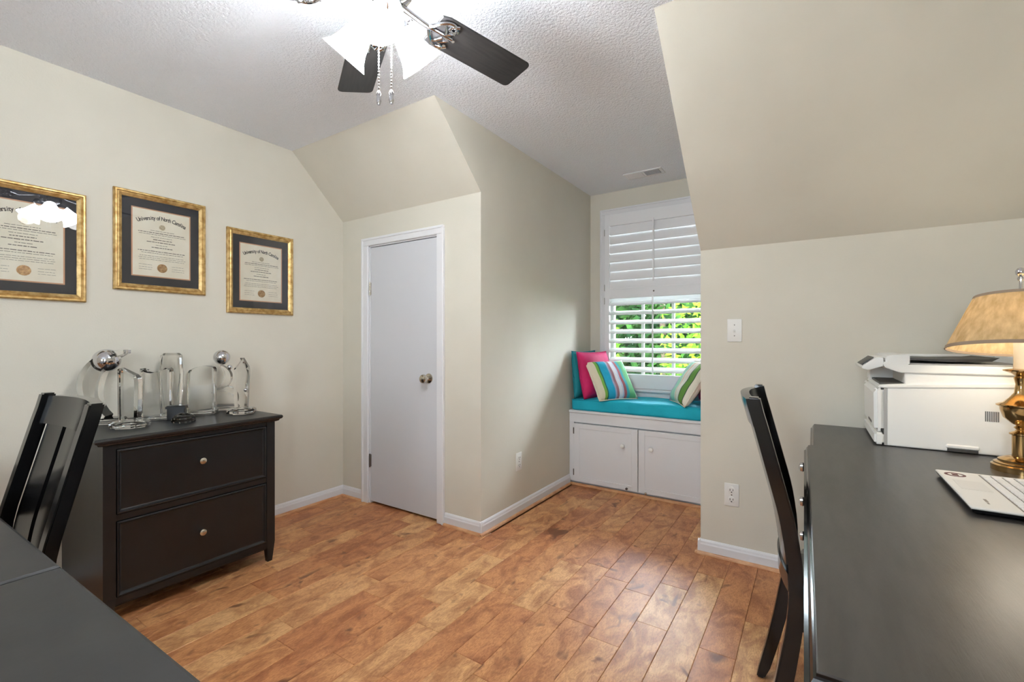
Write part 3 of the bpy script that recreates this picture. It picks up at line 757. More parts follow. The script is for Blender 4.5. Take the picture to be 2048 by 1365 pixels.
# ------------------------------------------------------------------ crystal awards on the cabinet
def poly_block(bm, pts, y0, y1, bev=.004):
    v = prism(bm, [(x, y0, z) for x, z in pts], (0, y1 - y0, 0))
    if bev: bmesh.ops.bevel(bm, geom=list(bm.edges), offset=bev, segments=1, affect='EDGES')
    return bm
def oct_base(t, r, h, name='base'):
    bm = BM(); pts = [(r * math.cos(2 * PI * (i + .5) / 8), r * math.sin(2 * PI * (i + .5) / 8)) for i in range(8)]
    layers(bm, pts, [(.002, .0006), (0, .004), (0, h * .75), (.010, h)]); return build(name, bm, 'crystal', t)
FACE = R(52)   # awards face into the room
def award(name, label, x, y, rot=FACE, cat='award', k=1.0):
    t = thing(name, label, cat, (x, y, CZ), (0, 0, rot)); t.scale = (k, k, k); return t
def crescent(bm, R0, ang0, ang1, cx, cz, w0, w1, depth, n=18):
    """C shaped crystal: arc with a width that swells in the middle"""
    rings = []
    for i in range(n + 1):
        f = i / n; a = ang0 + (ang1 - ang0) * f; w = w0 + (w1 - w0) * math.sin(PI * f)
        ci, si = math.cos(a), math.sin(a)
        rings.append([bm.verts.new((cx + (R0 + d) * ci, yy, cz + (R0 + d) * si)) for d, yy in ((-w, -depth), (0, -depth), (0, depth), (-w, depth))])
    for a, b in zip(rings, rings[1:]):
        for k in range(4): bm.faces.new((a[k], a[(k + 1) % 4], b[(k + 1) % 4], b[k]))
    bm.faces.new(rings[0][::-1]); bm.faces.new(rings[-1]); return bm
def ball(t, name, r, loc, m='chrome'):
    bm = BM(); bmesh.ops.create_uvsphere(bm, u_segments=28, v_segments=18, radius=r, matrix=Matrix.Translation(loc)); return build(name, bm, m, t, smooth='all')
# crescent holding a chrome globe
t = award('globe_award', 'crystal crescent award holding the larger chrome globe, beside the black chair', -2.960, .795, k=1.25)
bm = BM(); crescent(bm, .145, R(88), R(245), .075, .150, .016, .062, .034); build('crescent', bm, 'crystal', t, smooth=40)
ball(t, 'globe', .046, (.012, 0, .252))
bm = BM(); box(bm, -.045, .075, -.035, .035, 0, .024, .004); build('base', bm, 'crystal', t)
# slanted tower
t = award('tower_award', 'clear crystal tower award with steeply slanted top on an octagonal base', -2.745, .838, k=1.1)
oct_base(t, .072, .028)
bm = BM(); poly_block(bm, [(-.034, .020), (.034, .020), (.036, .200), (.032, .222), (-.036, .262)], -.032, .032, .009); build('tower', bm, 'crystal', t)
# notched block
t = award('block_award', 'wide clear crystal block award with a wavy scooped top', -2.900, 1.000, k=1.24)
pts = [(-.052, 0), (.052, 0), (.052, .218)] + [(.052 - .104 * i / 10, .214 - .014 * math.sin(PI * i / 10) + .006 * math.sin(2 * PI * i / 10)) for i in range(1, 10)] + [(-.052, .222)]
bm = BM(); poly_block(bm, pts, -.030, .030, .006); build('block', bm, 'crystal', t)
bm = BM(); box(bm, -.060, .060, -.036, .036, .0006, .016, .002); build('base', bm, 'crystal', t)
# tall tapered slab behind
t = award('slab_award', 'tall narrow tapered crystal slab award standing behind the scooped block', -3.020, 1.110, k=1.18)
bm = BM(); poly_block(bm, [(-.030, 0), (.034, 0), (.042, .20), (.036, .292), (-.036, .292), (-.042, .22)], -.028, .028, .010); build('slab', bm, 'crystal', t)
# black box
bm = BM(); box(bm, -.040, .040, -.018, .018, 0, .066, .004, 2); layers(bm, [(-.044, -.022), (.044, -.022), (.044, .022), (-.044, .022)], [(0, .060), (0, .072), (.006, .076)])
tag(build('card_box', bm, 'black_plastic', loc=(-2.780, 1.045, CZ), rot=(0, 0, FACE)), 'small black box standing between the crystal awards', 'box')
# dome paperweight
t = award('paperweight', 'low faceted crystal dome paperweight in front of the black box', -2.685, 1.040, cat='paperweight')
bm = BM(); lathe(bm, [(0, 0), (.050, 0), (.053, .008), (.049, .024), (.034, .040), (.014, .047), (0, .048)], 12); build('dome', bm, 'crystal', t)
# slanted block
t = award('arched_award', 'clear crystal block award with a slanted curved top beside the chrome globe trophy', -2.890, 1.208, k=1.18)
pts = [(-.056, 0), (.056, 0), (.056, .222)] + [(.056 - .112 * i / 8, .222 + .016 * math.sin(PI * i / 8 * .8) - .03 * (i / 8) ** 2) for i in range(1, 9)]
bm = BM(); poly_block(bm, pts, -.030, .030, .006); build('block', bm, 'crystal', t)
bm = BM(); box(bm, -.064, .064, -.036, .036, .0006, .016, .002); build('base', bm, 'crystal', t)
# stacked crescents with chrome globe
t = award('crescent_trophy', 'crystal trophy of stacked crescents topped by the smaller chrome globe', -2.950, 1.352, k=1.1)
bm = BM(); crescent(bm, .068, R(-100), R(75), -.030, .178, .010, .034, .024); build('crescent', bm, 'crystal', t, smooth=40)
bm = BM(); crescent(bm, .064, R(-20), R(150), .008, .066, .010, .032, .024); build('crescent', bm, 'crystal', t, smooth=40)
ball(t, 'globe', .040, (-.010, 0, .286)); ball(t, 'bead', .013, (.030, -.01, .232))
bm = BM(); box(bm, -.050, .075, -.032, .032, 0, .030, .008); build('base', bm, 'crystal', t)
# obelisk
t = award('obelisk_award', 'pointed crystal obelisk award on an octagonal base at the cabinet edge', -2.735, 1.348, k=1.14)
oct_base(t, .066, .026)
bm = BM(); poly_block(bm, [(-.026, .018), (.026, .018), (.036, .225), (.004, .285), (-.036, .225)], -.030, .030, .009); build('obelisk', bm, 'crystal', t)
ball(t, 'bead', .008, (.024, -.034, .118))

# ------------------------------------------------------------------ dining style chairs (black, slatted curved back)
REAR = [(0, -.150), (.14, -.116), (.283, -.087), (.439, -.066), (.52, -.063), (.612, -.068), (.715, -.084), (.841, -.116), (1.003, -.157), (1.06, -.174)]
_z = [a for a, b in REAR]; _x = [b for a, b in REAR]
def rear(z):
    # smooth interpolation of the measured side profile
    zz = np.array(_z); xx = np.array(_x)
    return float(np.interp([z - .03, z - .015, z, z + .015, z + .03], zz, xx).mean())
CW, TH, OFF = .470, .031, .015
def bow(y): return -.034 * (1 - (2 * y / CW) ** 2)
def make_chair(label, group):
    t = thing('slat_back_chair', label, 'chair', (0, 0, 0), (0, 0, 0), group)
    zs = [1.06 * i / 26 for i in range(27)]
    for s in (-1, 1):
        bm = BM(); rings = []
        for z in zs:
            x0 = rear(z) + OFF * min(1, max(0, (z - .3) / .4)); th = (TH + .012 * (1 - min(1, max(0, (z - .3) / .4)))) * (.72 if z < .02 else 1) * (1 if z > .3 else .8 + .2 * z / .3)
            ya, yb = s * (CW / 2), s * (CW / 2 - .040)
            rings.append([bm.verts.new((x, y, z)) for x, y in ((x0, ya), (x0 + th, ya), (x0 + th, yb), (x0, yb))])
        for a, b in zip(rings, rings[1:]):
            for k in range(4): bm.faces.new((a[k], a[(k + 1) % 4], b[(k + 1) % 4], b[k]))
        bm.faces.new(rings[0]); bm.faces.new(rings[-1][::-1])
        bmesh.ops.recalc_face_normals(bm, faces=bm.faces)
        es = [e for e in bm.edges if e.is_manifold and e.calc_face_angle(0) > 1.0]
        bmesh.ops.bevel(bm, geom=es, offset=.004, segments=2, affect='EDGES')
        build('back_post', bm, 'black_gloss', t, smooth=30)
        bm = BM(); y0, y1 = s * (CW / 2 - .005), s * (CW / 2 - .043)
        layers(bm, [(.345, min(y0, y1)), (.388, min(y0, y1)), (.388, max(y0, y1)), (.345, max(y0, y1))], [(.008, 0), (0, .30), (0, .448)])
        build('leg', bm, 'black_gloss', t)
        bm = BM(); ys = s * (CW / 2 - .022); box(bm, -.04, .36, ys - .010, ys + .010, .20, .235, .003); build('stretcher', bm, 'black_gloss', t)
    def curved(name, ya, yb, za, zb, off, th, ny=12, nz=10, crown=0):
        bm = BM(); G = {}
        for i in range(ny + 1):
            y = ya + (yb - ya) * i / ny
            for j in range(nz + 1):
                z = za + (zb - za) * j / nz
                zz = z + (crown * (1 - (2 * y / CW) ** 2) if j == nz else 0)
                x = rear(z) + off + bow(y)
                G[i, j, 0] = bm.verts.new((x, y, zz)); G[i, j, 1] = bm.verts.new((x + th, y, zz))
        for i in range(ny):
            for j in range(nz):
                bm.faces.new((G[i, j, 0], G[i + 1, j, 0], G[i + 1, j + 1, 0], G[i, j + 1, 0])); bm.faces.new((G[i, j, 1], G[i, j + 1, 1], G[i + 1, j + 1, 1], G[i + 1, j, 1]))
        for i in range(ny):
            for j in (0, nz): bm.faces.new((G[i, j, 0], G[i, j, 1], G[i + 1, j, 1], G[i + 1, j, 0]))
        for j in range(nz):
            for i in (0, ny): bm.faces.new((G[i, j, 0], G[i, j + 1, 0], G[i, j + 1, 1], G[i, j, 1]))
        return build(name, bm, 'black_gloss', t, smooth=35)
    inn = CW / 2 - .040
    curved('top_rail', -inn - .004, inn + .004, .972, 1.050, .017, .025, 16, 6, .006)
    curved('lower_rail', -inn - .004, inn + .004, .520, .570, .017, .022, 16, 4)
    gap = .026; sw = (2 * inn - 4 * gap) / 3
    for k in range(3):
        ya = -inn + gap + k * (sw + gap)
        curved('slat', ya, ya + sw, .560, .980, .022, .014, 5, 16)
    bm = BM(); layers(bm, [(-.055, -CW / 2 + .042), (-.010, -CW / 2 + .042), (-.010, -CW / 2 - .004), (.400, -CW / 2 - .012), (.412, 0), (.400, CW / 2 + .012), (-.010, CW / 2 + .004), (-.010, CW / 2 - .042), (-.055, CW / 2 - .042)],
                      [(.010, .448), (.002, .454), (0, .470), (.006, .482), (.014, .486)])
    build('seat', bm, 'black_gloss', t, smooth=25)
    bm = BM()
    for s in (-1, 1): box(bm, -.02, .35, s * (CW / 2 - .024) - .010, s * (CW / 2 - .024) + .010, .385, .449)
    box(bm, .357, .377, -CW / 2 + .04, CW / 2 - .04, .385, .449); box(bm, -.050, -.030, -CW / 2 + .04, CW / 2 - .04, .385, .449)
    build('apron', bm, 'black_gloss', t)
    return t
ch1 = make_chair('glossy black slat back chair pulled up to the desk with printer and lamp', 'black slat back chairs')
ch1.location = (-.0138, 1.693, 0); ch1.rotation_euler = (0, 0, R(3.3))
ch2 = copy_tree(ch1)
ch2['label'] = 'glossy black slat back chair between the foreground table and the file cabinet'
ch2.location = (-1.757, .258, 0); ch2.rotation_euler = (0, 0, R(-90))

# ------------------------------------------------------------------ desk on the right
DZt = .800
desk = thing('writing_desk', 'long black desk with moulded edge carrying printer, lamp and laptop', 'desk', (.36, 1.73, 0))
def D2(x, y): return (x - .36, y - 1.73)
poly = [D2(-.010, .686), D2(.742, .686), D2(.742, 2.786), D2(-.012, 2.786), D2(-.012, 2.218), D2(-.032, 2.204)]
bm = BM(); layers(bm, poly, [(.022, .748), (.010, .752), (.004, .758), (.000, .766), (.000, .776), (.006, .780), (.007, .786), (.010, .792), (.013, .794), (.0135, .7975)])
build('edge_moulding', bm, 'black_gloss', desk)
bm = BM(); layers(bm, poly, [(.0138, .790), (.0138, .7985), (.0158, .800)])
build('desktop', bm, 'desk_top', desk)
def db(name, x0, x1, y0, y1, z0, z1, bev=.002, m='black_wood', parent=None):
    bm = BM(); box(bm, x0 - .36, x1 - .36, y0 - 1.73, y1 - 1.73, z0, z1, bev); return build(name, bm, m, parent or desk)
for y0, y1, fx0 in ((.72, 1.27, .050), (2.20, 2.76, -.010)):
    db('pedestal', fx0 + .016, .730, y0, y1, .06, .749)
    for yy in (y0, y1 - .045):
        for xx in (fx0 + .018, .685):
            bm = BM(); a = D2(xx, yy); layers(bm, [(a[0], a[1]), (a[0] + .045, a[1]), (a[0] + .045, a[1] + .045), (a[0], a[1] + .045)], [(.010, 0), (.002, .06)]); build('foot', bm, 'black_wood', desk)
    for zc in (.643, .486, .329):
        d = db('drawer', fx0, fx0 + .016, y0 + .03, y1 - .03, zc - .068, zc + .068, .004)
        bm = BM(); lathe(bm, [(0, 0), (.008, 0), (.007, .014), (.016, .022), (.022, .031), (.020, .040), (.010, .046), (0, .047)], 20, axis_matrix((fx0 - .36, (y0 + y1) / 2 - 1.73, zc), (-1, 0, 0)))
        build('knob', bm, 'chrome', d, smooth=True)
    db('bottom_drawer', fx0, fx0 + .016, y0 + .03, y1 - .03, .08, .252, .004)
db('back_panel', .715, .730, 1.27, 2.20, .30, .749)
db('apron', .030, .048, 1.27, 2.20, .700, .749)

# ------------------------------------------------------------------ foreground table on the left
tab = thing('work_table', 'charcoal black table with a jointed two leaf top beside the slat back chair', 'table', (-1.40, -.13, 0))
def T2(x, y): return (x + 1.40, y + .13)
prof = [(.014, .762), (.002, .766), (0, .772), (0, .790), (.003, .797), (.008, .800)]
bm = BM(); layers(bm, [T2(-2.60, -.52), T2(-1.1735, -.52), T2(-1.1735, .257), T2(-2.60, .232)], prof); build('leaf', bm, 'table_top', tab)
bm = BM(); layers(bm, [T2(-1.1715, -.52), T2(-.36, -.52), T2(-.36, .272), T2(-1.1715, .257)], prof); build('leaf', bm, 'table_top', tab)
bm = BM()
for a in ((-2.52, -.44, .150, .170), (-2.52, -.44, -.46, -.44), (-2.54, -2.52, -.46, .170), (-.44, -.42, -.46, .170)): box(bm, a[0] + 1.40, a[1] + 1.40, a[2] + .13, a[3] + .13, .69, .763)
build('apron', bm, 'black_wood', tab)
for x in (-2.55, -.47):
    for y in (-.48, .125):
        bm = BM(); a = T2(x, y); layers(bm, [a, (a[0] + .06, a[1]), (a[0] + .06, a[1] + .06), (a[0], a[1] + .06)], [(.012, 0), (0, .55), (0, .763)]); build('leg', bm, 'black_wood', tab)

# ------------------------------------------------------------------ printer
pr = thing('laser_printer', 'white multifunction laser printer with document feeder on the black desk', 'printer', (.42, 2.56, DZt))
def P2(x, z): return (x - .42, z - DZt)
PY0, PY1 = 2.350 - 2.56, 2.785 - 2.56
def pprism(name, pts, y0, y1, m, bev=.004, parent=None):
    bm = BM(); prism(bm, [(*((x - .42,)), y0, z - DZt) for x, z in pts], (0, y1 - y0, 0))
    if bev: bmesh.ops.recalc_face_normals(bm, faces=bm.faces); bmesh.ops.bevel(bm, geom=list(bm.edges), offset=bev, segments=2, affect='EDGES')
    return build(name, bm, m, parent or pr, smooth=35)
pprism('body', [(.243, .803), (.243, 1.032), (.670, 1.055), (.670, .803)], PY0, PY1, 'printer_white', .004)
fc = pprism('front_cover', [(.205, .856), (.203, 1.022), (.212, 1.034), (.238, 1.036), (.238, .856)], PY0 - .004, PY1, 'printer_white', .012)
pprism('paper_drawer', [(.205, .804), (.205, .852), (.238, .852), (.238, .804)], PY0 - .004, PY1, 'printer_white', .008)
bm = BM(); box(bm, .2035 - .42, .207 - .42, PY0 + .10, PY0 + .22, .875 - DZt, .885 - DZt, .001); build('grip', bm, 'printer_dark', pr)
pprism('seam_strip', [(.236, .803), (.236, 1.03), (.246, 1.03), (.246, .803)], PY0 + .002, PY1 - .002, 'printer_grey', 0)
pprism('top_cover', [(.215, 1.032), (.222, 1.043), (.300, 1.050), (.670, 1.070), (.670, 1.053), (.244, 1.031)], PY0 - .003, PY1, 'printer_white', .003)
bm = BM(); box(bm, .225 - .42, .312 - .42, PY0 + .03, PY1 - .06, 1.040 - DZt, 1.052 - DZt, .001); build('output_tray', bm, 'printer_dark', pr)
pprism('scanner_base', [(.300, 1.045), (.300, 1.096), (.670, 1.100), (.670, 1.06)], PY0 + .006, PY1, 'printer_white', .003)
bm = BM(); box(bm, .215 - .42, .305 - .42, PY1 - .10, PY1 - .004, 1.04 - DZt, 1.10 - DZt, .004); build('side_column', bm, 'printer_white', pr)
pprism('scanner_deck', [(.232, 1.130), (.240, 1.112), (.285, 1.094), (.670, 1.094), (.670, 1.124), (.30, 1.126), (.240, 1.138)], PY0 - .004, PY1, 'printer_white', .003)
# document feeder
ad = pprism('feeder_lid', [(.242, 1.128), (.240, 1.156), (.262, 1.164), (.315, 1.164), (.315, 1.124)], PY0 + .0, PY1 - .004, 'printer_white', .004)
bm = BM(); box(bm, .315 - .42, .640 - .42, PY1 - .05, PY1 - .004, 1.124 - DZt, 1.160 - DZt, .004); build('feeder_back', bm, 'printer_white', pr)
pprism('feeder_wall', [(.640, 1.124), (.640, 1.158), (.670, 1.158), (.670, 1.124)], PY0, PY1, 'printer_white', .003)
bm = BM(); box(bm, .316 - .42, .640 - .42, PY0 + .010, PY1 - .05, 1.1245 - DZt, 1.132 - DZt, .001); build('feeder_bed', bm, 'printer_grey', pr)
pprism('feeder_tray', [(.300, 1.146), (.300, 1.152), (.420, 1.149), (.535, 1.152), (.565, 1.157), (.545, 1.143), (.420, 1.139)], PY0 + .012, PY1 - .06, 'printer_dark', 0)
# tilted control panel in front
pprism('control_panel', [(.168, 1.106), (.166, 1.114), (.212, 1.152), (.236, 1.152), (.236, 1.118), (.190, 1.100)], PY0 + .02, PY0 + .36, 'printer_white', .002)
bm = BM(); prism(bm, [(.170 - .42, PY0 + .05, 1.1185 - DZt), (.208 - .42, PY0 + .05, 1.1500 - DZt), (.206 - .42, PY0 + .05, 1.1535 - DZt), (.167 - .42, PY0 + .05, 1.1215 - DZt)], (0, .22, 0)); build('display', bm, 'printer_dark', pr)
for k in range(8):
    bm = BM(); x = .524 + k * .0048; box(bm, x - .42, x + .0022 - .42, PY0 - .0012, PY0 + .003, .925 - DZt, .962 - DZt); build('vent_slit', bm, 'printer_dark', pr)
bm = BM(); box(bm, .418 - .42, .510 - .42, PY0 - .006, PY0 + .004, .815 - DZt, .830 - DZt, .004); g = build('side_handle', bm, 'printer_white', pr)
bm = BM(); box(bm, .422 - .42, .506 - .42, PY0 - .004, PY0 + .006, .8035 - DZt, .815 - DZt, .001); build('handle_recess', bm, 'printer_dark', pr)
bm = BM()
for x in (.26, .62):
    for y in (PY0 + .03, PY1 - .03): box(bm, x - .015 - .42, x + .015 - .42, y - .015, y + .015, 0, .006)
build('foot', bm, 'black_plastic', pr)

# ------------------------------------------------------------------ desk lamp
LX, LY = .556, 2.128
lmp = thing('desk_lamp', 'lit brass candlestick desk lamp with tapered beige fabric shade on the desk', 'lamp', (LX, LY, DZt))
bm = BM(); lathe(bm, [(0, 0), (.068, 0), (.068, .018), (.062, .022), (.062, .026), (.052, .030), (.052, .036), (.042, .042), (.030, .047), (0, .048)], 40); build('base', bm, 'brass', lmp, smooth=30)
bm = BM(); lathe(bm, [(0, .046), (.020, .047), (.020, .115), (.026, .118), (.026, .122), (.014, .128), (.010, .134), (.016, .140), (.010, .147), (.020, .152), (.040, .172), (.047, .196), (.048, .206), (.056, .210), (.056, .214), (.040, .220), (.026, .236), (.015, .252), (.012, .280), (.016, .300), (.012, .306), (.020, .314), (.040, .322), (.041, .326), (.018, .330), (0, .330)], 36)
build('stem', bm, 'brass', lmp, smooth=35)
bm = BM(); lathe(bm, [(0, .328), (.0165, .328), (.0165, .425), (.012, .428), (0, .428)], 24); build('candle_tube', bm, 'candle_tube', lmp, smooth=35)
bm = BM(); lathe(bm, [(.178, 0), (.110, .172), (.1085, .172), (.1765, 0)], 56, close=True); sd = build('lamp_shade', bm, 'shade_fabric', lmp, smooth=40, loc=(0, 0, .393))
tilt = Matrix.Rotation(R(8), 3, Vector((-.253, -.967, 0)).cross(Vector((0, 0, 1))))
sd.rotation_euler = tilt.to_euler()
bm = BM(); lathe(bm, [(.1795, -.004), (.1775, .007), (.1745, .007), (.1765, -.004)], 56, close=True); build('trim_band', bm, 'shade_trim', sd, smooth=40)
bm = BM(); lathe(bm, [(.1130, .164), (.1105, .174), (.1075, .174), (.1100, .164)], 56, close=True); build('trim_band', bm, 'shade_trim', sd, smooth=40)
bm = BM(); tube(bm, [(0, 0, .43), (.035, 0, .44), (.040, 0, .50), (.012, 0, .560), (0, 0, .565)], .002, 8); tube(bm, [(0, 0, .43), (-.035, 0, .44), (-.040, 0, .50), (-.012, 0, .560), (0, 0, .565)], .002, 8)
tube(bm, [(-.107, 0, .560), (.107, 0, .554)], .002, 8); tube(bm, [(0, -.107, .574), (0, .107, .546)], .002, 8)
build('harp', bm, 'chrome', lmp, smooth=True)
bm = BM(); lathe(bm, [(0, .560), (.008, .560), (.006, .570), (.0045, .585), (.004, .612), (.008, .616), (.008, .622), (.004, .626), (.012, .634), (.013, .644), (.008, .653), (0, .656)], 20); build('finial', bm, 'chrome', lmp, smooth=40)
bm = BM(); lathe(bm, [(0, .428), (.012, .432), (.020, .452), (.021, .466), (.014, .482), (0, .488)], 20); build('light_bulb', bm, 'bulb', lmp, smooth='all')
lamp('desk_lamp_light', 'POINT', (LX, LY, DZt + .46), 5.0, (1.0, .92, .78), shadow_soft_size=.03)

# ------------------------------------------------------------------ laptop and mouse
lap = thing('laptop', 'open white laptop with black base and a red round sticker on the desk', 'laptop', (.318, 1.730, DZt))
LW, LD = .195, .265
bm = BM(); layers(bm, [(0, -LW), (LD, -LW), (LD, LW), (0, LW)], [(.014, 0), (.004, .006), (.001, .014)]); build('base', bm, 'black_plastic', lap)
bm = BM(); layers(bm, [(0, -LW), (LD, -LW), (LD, LW), (0, LW)], [(.001, .0135), (0, .0165), (.003, .019)]); build('palm_rest', bm, 'laptop_shell', lap)
bm = BM(); box(bm, .018, .080, -.02, .080, .0188, .0198, .0004); build('trackpad', bm, 'trackpad', lap)
bm = BM(); box(bm, .092, .238, -LW + .018, LW - .018, .0186, .0194); build('key_well', bm, 'steel_dark', lap)
key0 = None
rows = [(.0955, [.030, .026, .026, .150, .026, .026, .024, .024]), (.1195, [.044] + [.0265] * 10 + [.030]), (.1435, [.036] + [.0265] * 11), (.1675, [.030] + [.0265] * 11), (.1915, [.0255] * 13), (.2155, [.0255] * 13)]
for x, ws in rows:
    tot = sum(ws); k = (2 * LW - .042) / tot; y = LW - .021
    for wv in ws:
        w = wv * k; dpt = .0195 if x < .21 else .014
        bm = BM(); layers(bm, [(0, -w / 2 + .0022), (dpt, -w / 2 + .0022), (dpt, w / 2 - .0022), (0, w / 2 - .0022)], [(0, 0), (.001, .0028)])
        build('key', bm, 'key_white', lap, loc=(x, y - w / 2, .0192)); y -= w
bm = BM(); lathe(bm, [(.017, 0), (.024, 0), (.024, .0006), (.017, .0006)], 30, Matrix.Translation((.036, .145, .019)), close=True)
box(bm, .029, .043, .134, .156, .019, .0196); build('round_sticker', bm, 'sticker_red', lap)['label'] = 'dark red ring shaped sticker'
bm = BM(); box(bm, .040, .046, -.130, -.105, .0188, .0193); box(bm, .040, .044, -.148, -.134, .0188, .0193); build('emblem', bm, 'steel_dark', lap)
scr = thing('tmp', 'x', 'x'); bpy.data.objects.remove(scr)
bm = BM(); box(bm, 0, .008, -LW, LW, 0, .245, .003); sc = build('screen_lid', bm, 'laptop_shell', lap, loc=(LD - .012, 0, .020), rot=(0, R(18), 0))
bm = BM(); box(bm, -.0006, .001, -LW + .012, LW - .012, .016, .232); build('display', bm, 'black_plastic', sc)

ms = thing('computer_mouse', 'black and red computer mouse beside the laptop on the desk', 'mouse', (.452, 1.478, DZt), (0, 0, R(8)))
bm = BM(); bmesh.ops.create_uvsphere(bm, u_segments=24, v_segments=14, radius=1)
for v in bm.verts: v.co = Vector((v.co.x * .062, v.co.y * .034 * (1 - .15 * v.co.x), max(v.co.z, -.25) * .034 + .0085))
build('body', bm, 'black_plastic', ms, smooth='all')
bm = BM(); bmesh.ops.create_uvsphere(bm, u_segments=24, v_segments=14, radius=1)
for v in bm.verts: v.co = Vector((v.co.x * .050 + .006, v.co.y * .027, max(v.co.z, .3) * .0345 + .0095))
build('top_shell', bm, 'mouse_red', ms, smooth='all')
bm = BM(); lathe(bm, [(0, -.004), (.009, -.004), (.010, 0), (.009, .004), (0, .004)], 16, axis_matrix((-.040, 0, .026), (0, 1, 0))); build('scroll_wheel', bm, 'chrome', ms, smooth=True)

# ------------------------------------------------------------------ ceiling fan
FX, FY, FZ = -1.190, 1.030, 2.350
fan = thing('ceiling_fan', 'chrome ceiling fan with five black blades and three lit bell lamps', 'ceiling fan', (FX, FY, zC))
def fz(z): return z - zC
def flathe(name, prof, m, n=36, parent=None, smooth=35):
    bm = BM(); lathe(bm, [(r, fz(z)) for r, z in prof], n); return build(name, bm, m, parent or fan, smooth=smooth)
flathe('canopy', [(0, zC), (.075, zC), (.072, 2.545), (.045, 2.525), (.016, 2.52), (0, 2.52)], 'chrome')
flathe('motor_housing', [(0, 2.525), (.030, 2.52), (.070, 2.50), (.105, 2.475), (.115, 2.44), (.115, 2.40), (.100, 2.375), (.070, 2.362), (0, 2.36)], 'chrome')
flathe('switch_housing', [(0, 2.362), (.060, 2.362), (.064, 2.345), (.064, 2.315), (.055, 2.300), (.036, 2.285), (.030, 2.265), (.018, 2.252), (0, 2.250)], 'chrome')
def blade_bm():
    bm = BM(); w = .077; r0, r1, c = .205, .638, .022
    pts = [(r0, -w * .80), (r0 + .03, -w * .93)]
    for cxx, cyy, a0 in ((r1 - c, -w + c, -90), (r1 - c, w - c, 0)):
        for k in range(5): a = R(a0 + 90 * k / 4); pts.append((cxx + c * math.cos(a), cyy + c * math.sin(a)))
    pts += [(r0 + .03, w * .93), (r0, w * .80)]
    layers(bm, pts, [(.002, -.003), (0, -.001), (0, .002), (.002, .004)]); return bm
def iron_bm():
    bm = BM(); z = -.009
    # stem from the motor
    tube(bm, [(.075, 0, .012), (.11, 0, .004), (.150, 0, -.004), (.185, 0, z)], [.011, .010, .009, .008], 10)
    # scrolled loops that spread under the blade
    for s in (-1, 1):
        pts = []
        for k in range(15):
            a = PI * k / 14
            pts.append((.185 + .10 * (k / 14) , s * (.054 * math.sin(a * .78) + .004), z))
        tube(bm, pts, .0065, 8)
        pts = []
        for k in range(11):
            f = k / 10; pts.append((.195 + .055 * f, s * (.012 + .030 * math.sin(PI * f)), z - .001))
        tube(bm, pts, .005, 8)
    pts = [(.262 + .016 * math.cos(2 * k), -.060 + .012 * k, z) for k in range(11)]
    tube(bm, pts, .006, 8)
    tube(bm, [(.185, 0, z), (.285, 0, z)], .006, 8)
    for sx, sy in ((.272, -.035), (.272, .035), (.29, 0)): lathe(bm, [(0, -.008), (.006, -.008), (.006, .004), (0, .004)], 10, Matrix.Translation((sx, sy, z + .002)))
    return bm
bl0 = build('blade', blade_bm(), 'blade_wood', fan); ir0 = build('blade_iron', iron_bm(), 'chrome', bl0, smooth=40)
for k in range(5):
    a = 1.355 + k * 2 * PI / 5
    b = bl0 if k == 0 else bl0.copy()
    if k:
        COL.objects.link(b); b.parent = fan
        i = ir0.copy(); COL.objects.link(i); i.parent = b
    b.location = (0, 0, fz(FZ)); b.rotation_euler = Euler((-.198, 0, a), 'XYZ')
# light kit: three bells at 120 degrees
shade_prof = [(.030, 0), (.034, .004), (.038, .018), (.045, .045), (.052, .075), (.062, .100), (.078, .122), (.0765, .1225), (.060, .102), (.050, .076), (.043, .046), (.036, .020), (.030, .006)]
for k in range(3):
    a = -.797 + k * 2 * PI / 3
    d = Vector((math.cos(a), math.sin(a), 0)); ax = (d * math.cos(R(47)) + Vector((0, 0, -math.sin(R(47))))).normalized()
    mouth = d * .150 + Vector((0, 0, fz(2.186)))
    neck = mouth - ax * .122
    M = axis_matrix(neck, ax)
    bm = BM(); tube(bm, [d * .04 + Vector((0, 0, fz(2.325))), d * .055 + Vector((0, 0, fz(2.322))), neck - ax * .03], .008, 10)
    arm = build('lamp_arm', bm, 'chrome', fan, smooth=True)
    bm = BM(); lathe(bm, [(0, -.035), (.018, -.034), (.024, -.024), (.033, -.008), (.036, .006), (.031, .008), (0, .006)], 24, M); build('socket', bm, 'chrome', arm, smooth=40)
    for q in range(3):
        bm = BM(); n2 = M.to_3x3() @ Vector((math.cos(2 * PI * q / 3 + .5), math.sin(2 * PI * q / 3 + .5), 0)); c0 = neck + n2 * .034
        tube(bm, [c0, c0 + n2 * .014], .0035, 8)
        bmesh.ops.create_uvsphere(bm, u_segments=8, v_segments=6, radius=.006, matrix=Matrix.Translation(c0 + n2 * .016))
        build('thumb_screw', bm, 'chrome', arm, smooth=True)
    bm = BM(); lathe(bm, shade_prof, 40, M, close=True); s_ = build('lamp_shade', bm, 'frosted_shade', fan, smooth=50)
    bm = BM(); lathe(bm, [(0, .006), (.012, .010), (.018, .035), (.027, .060), (.029, .076), (.020, .094), (0, .100)], 20, M); build('light_bulb', bm, 'bulb', s_, smooth='all')
    wp = Vector((FX, FY, zC)) + mouth + ax * .012
    lamp('fan_bulb_light', 'POINT', wp, 0.8, (1.0, .98, .95), shadow_soft_size=.05)
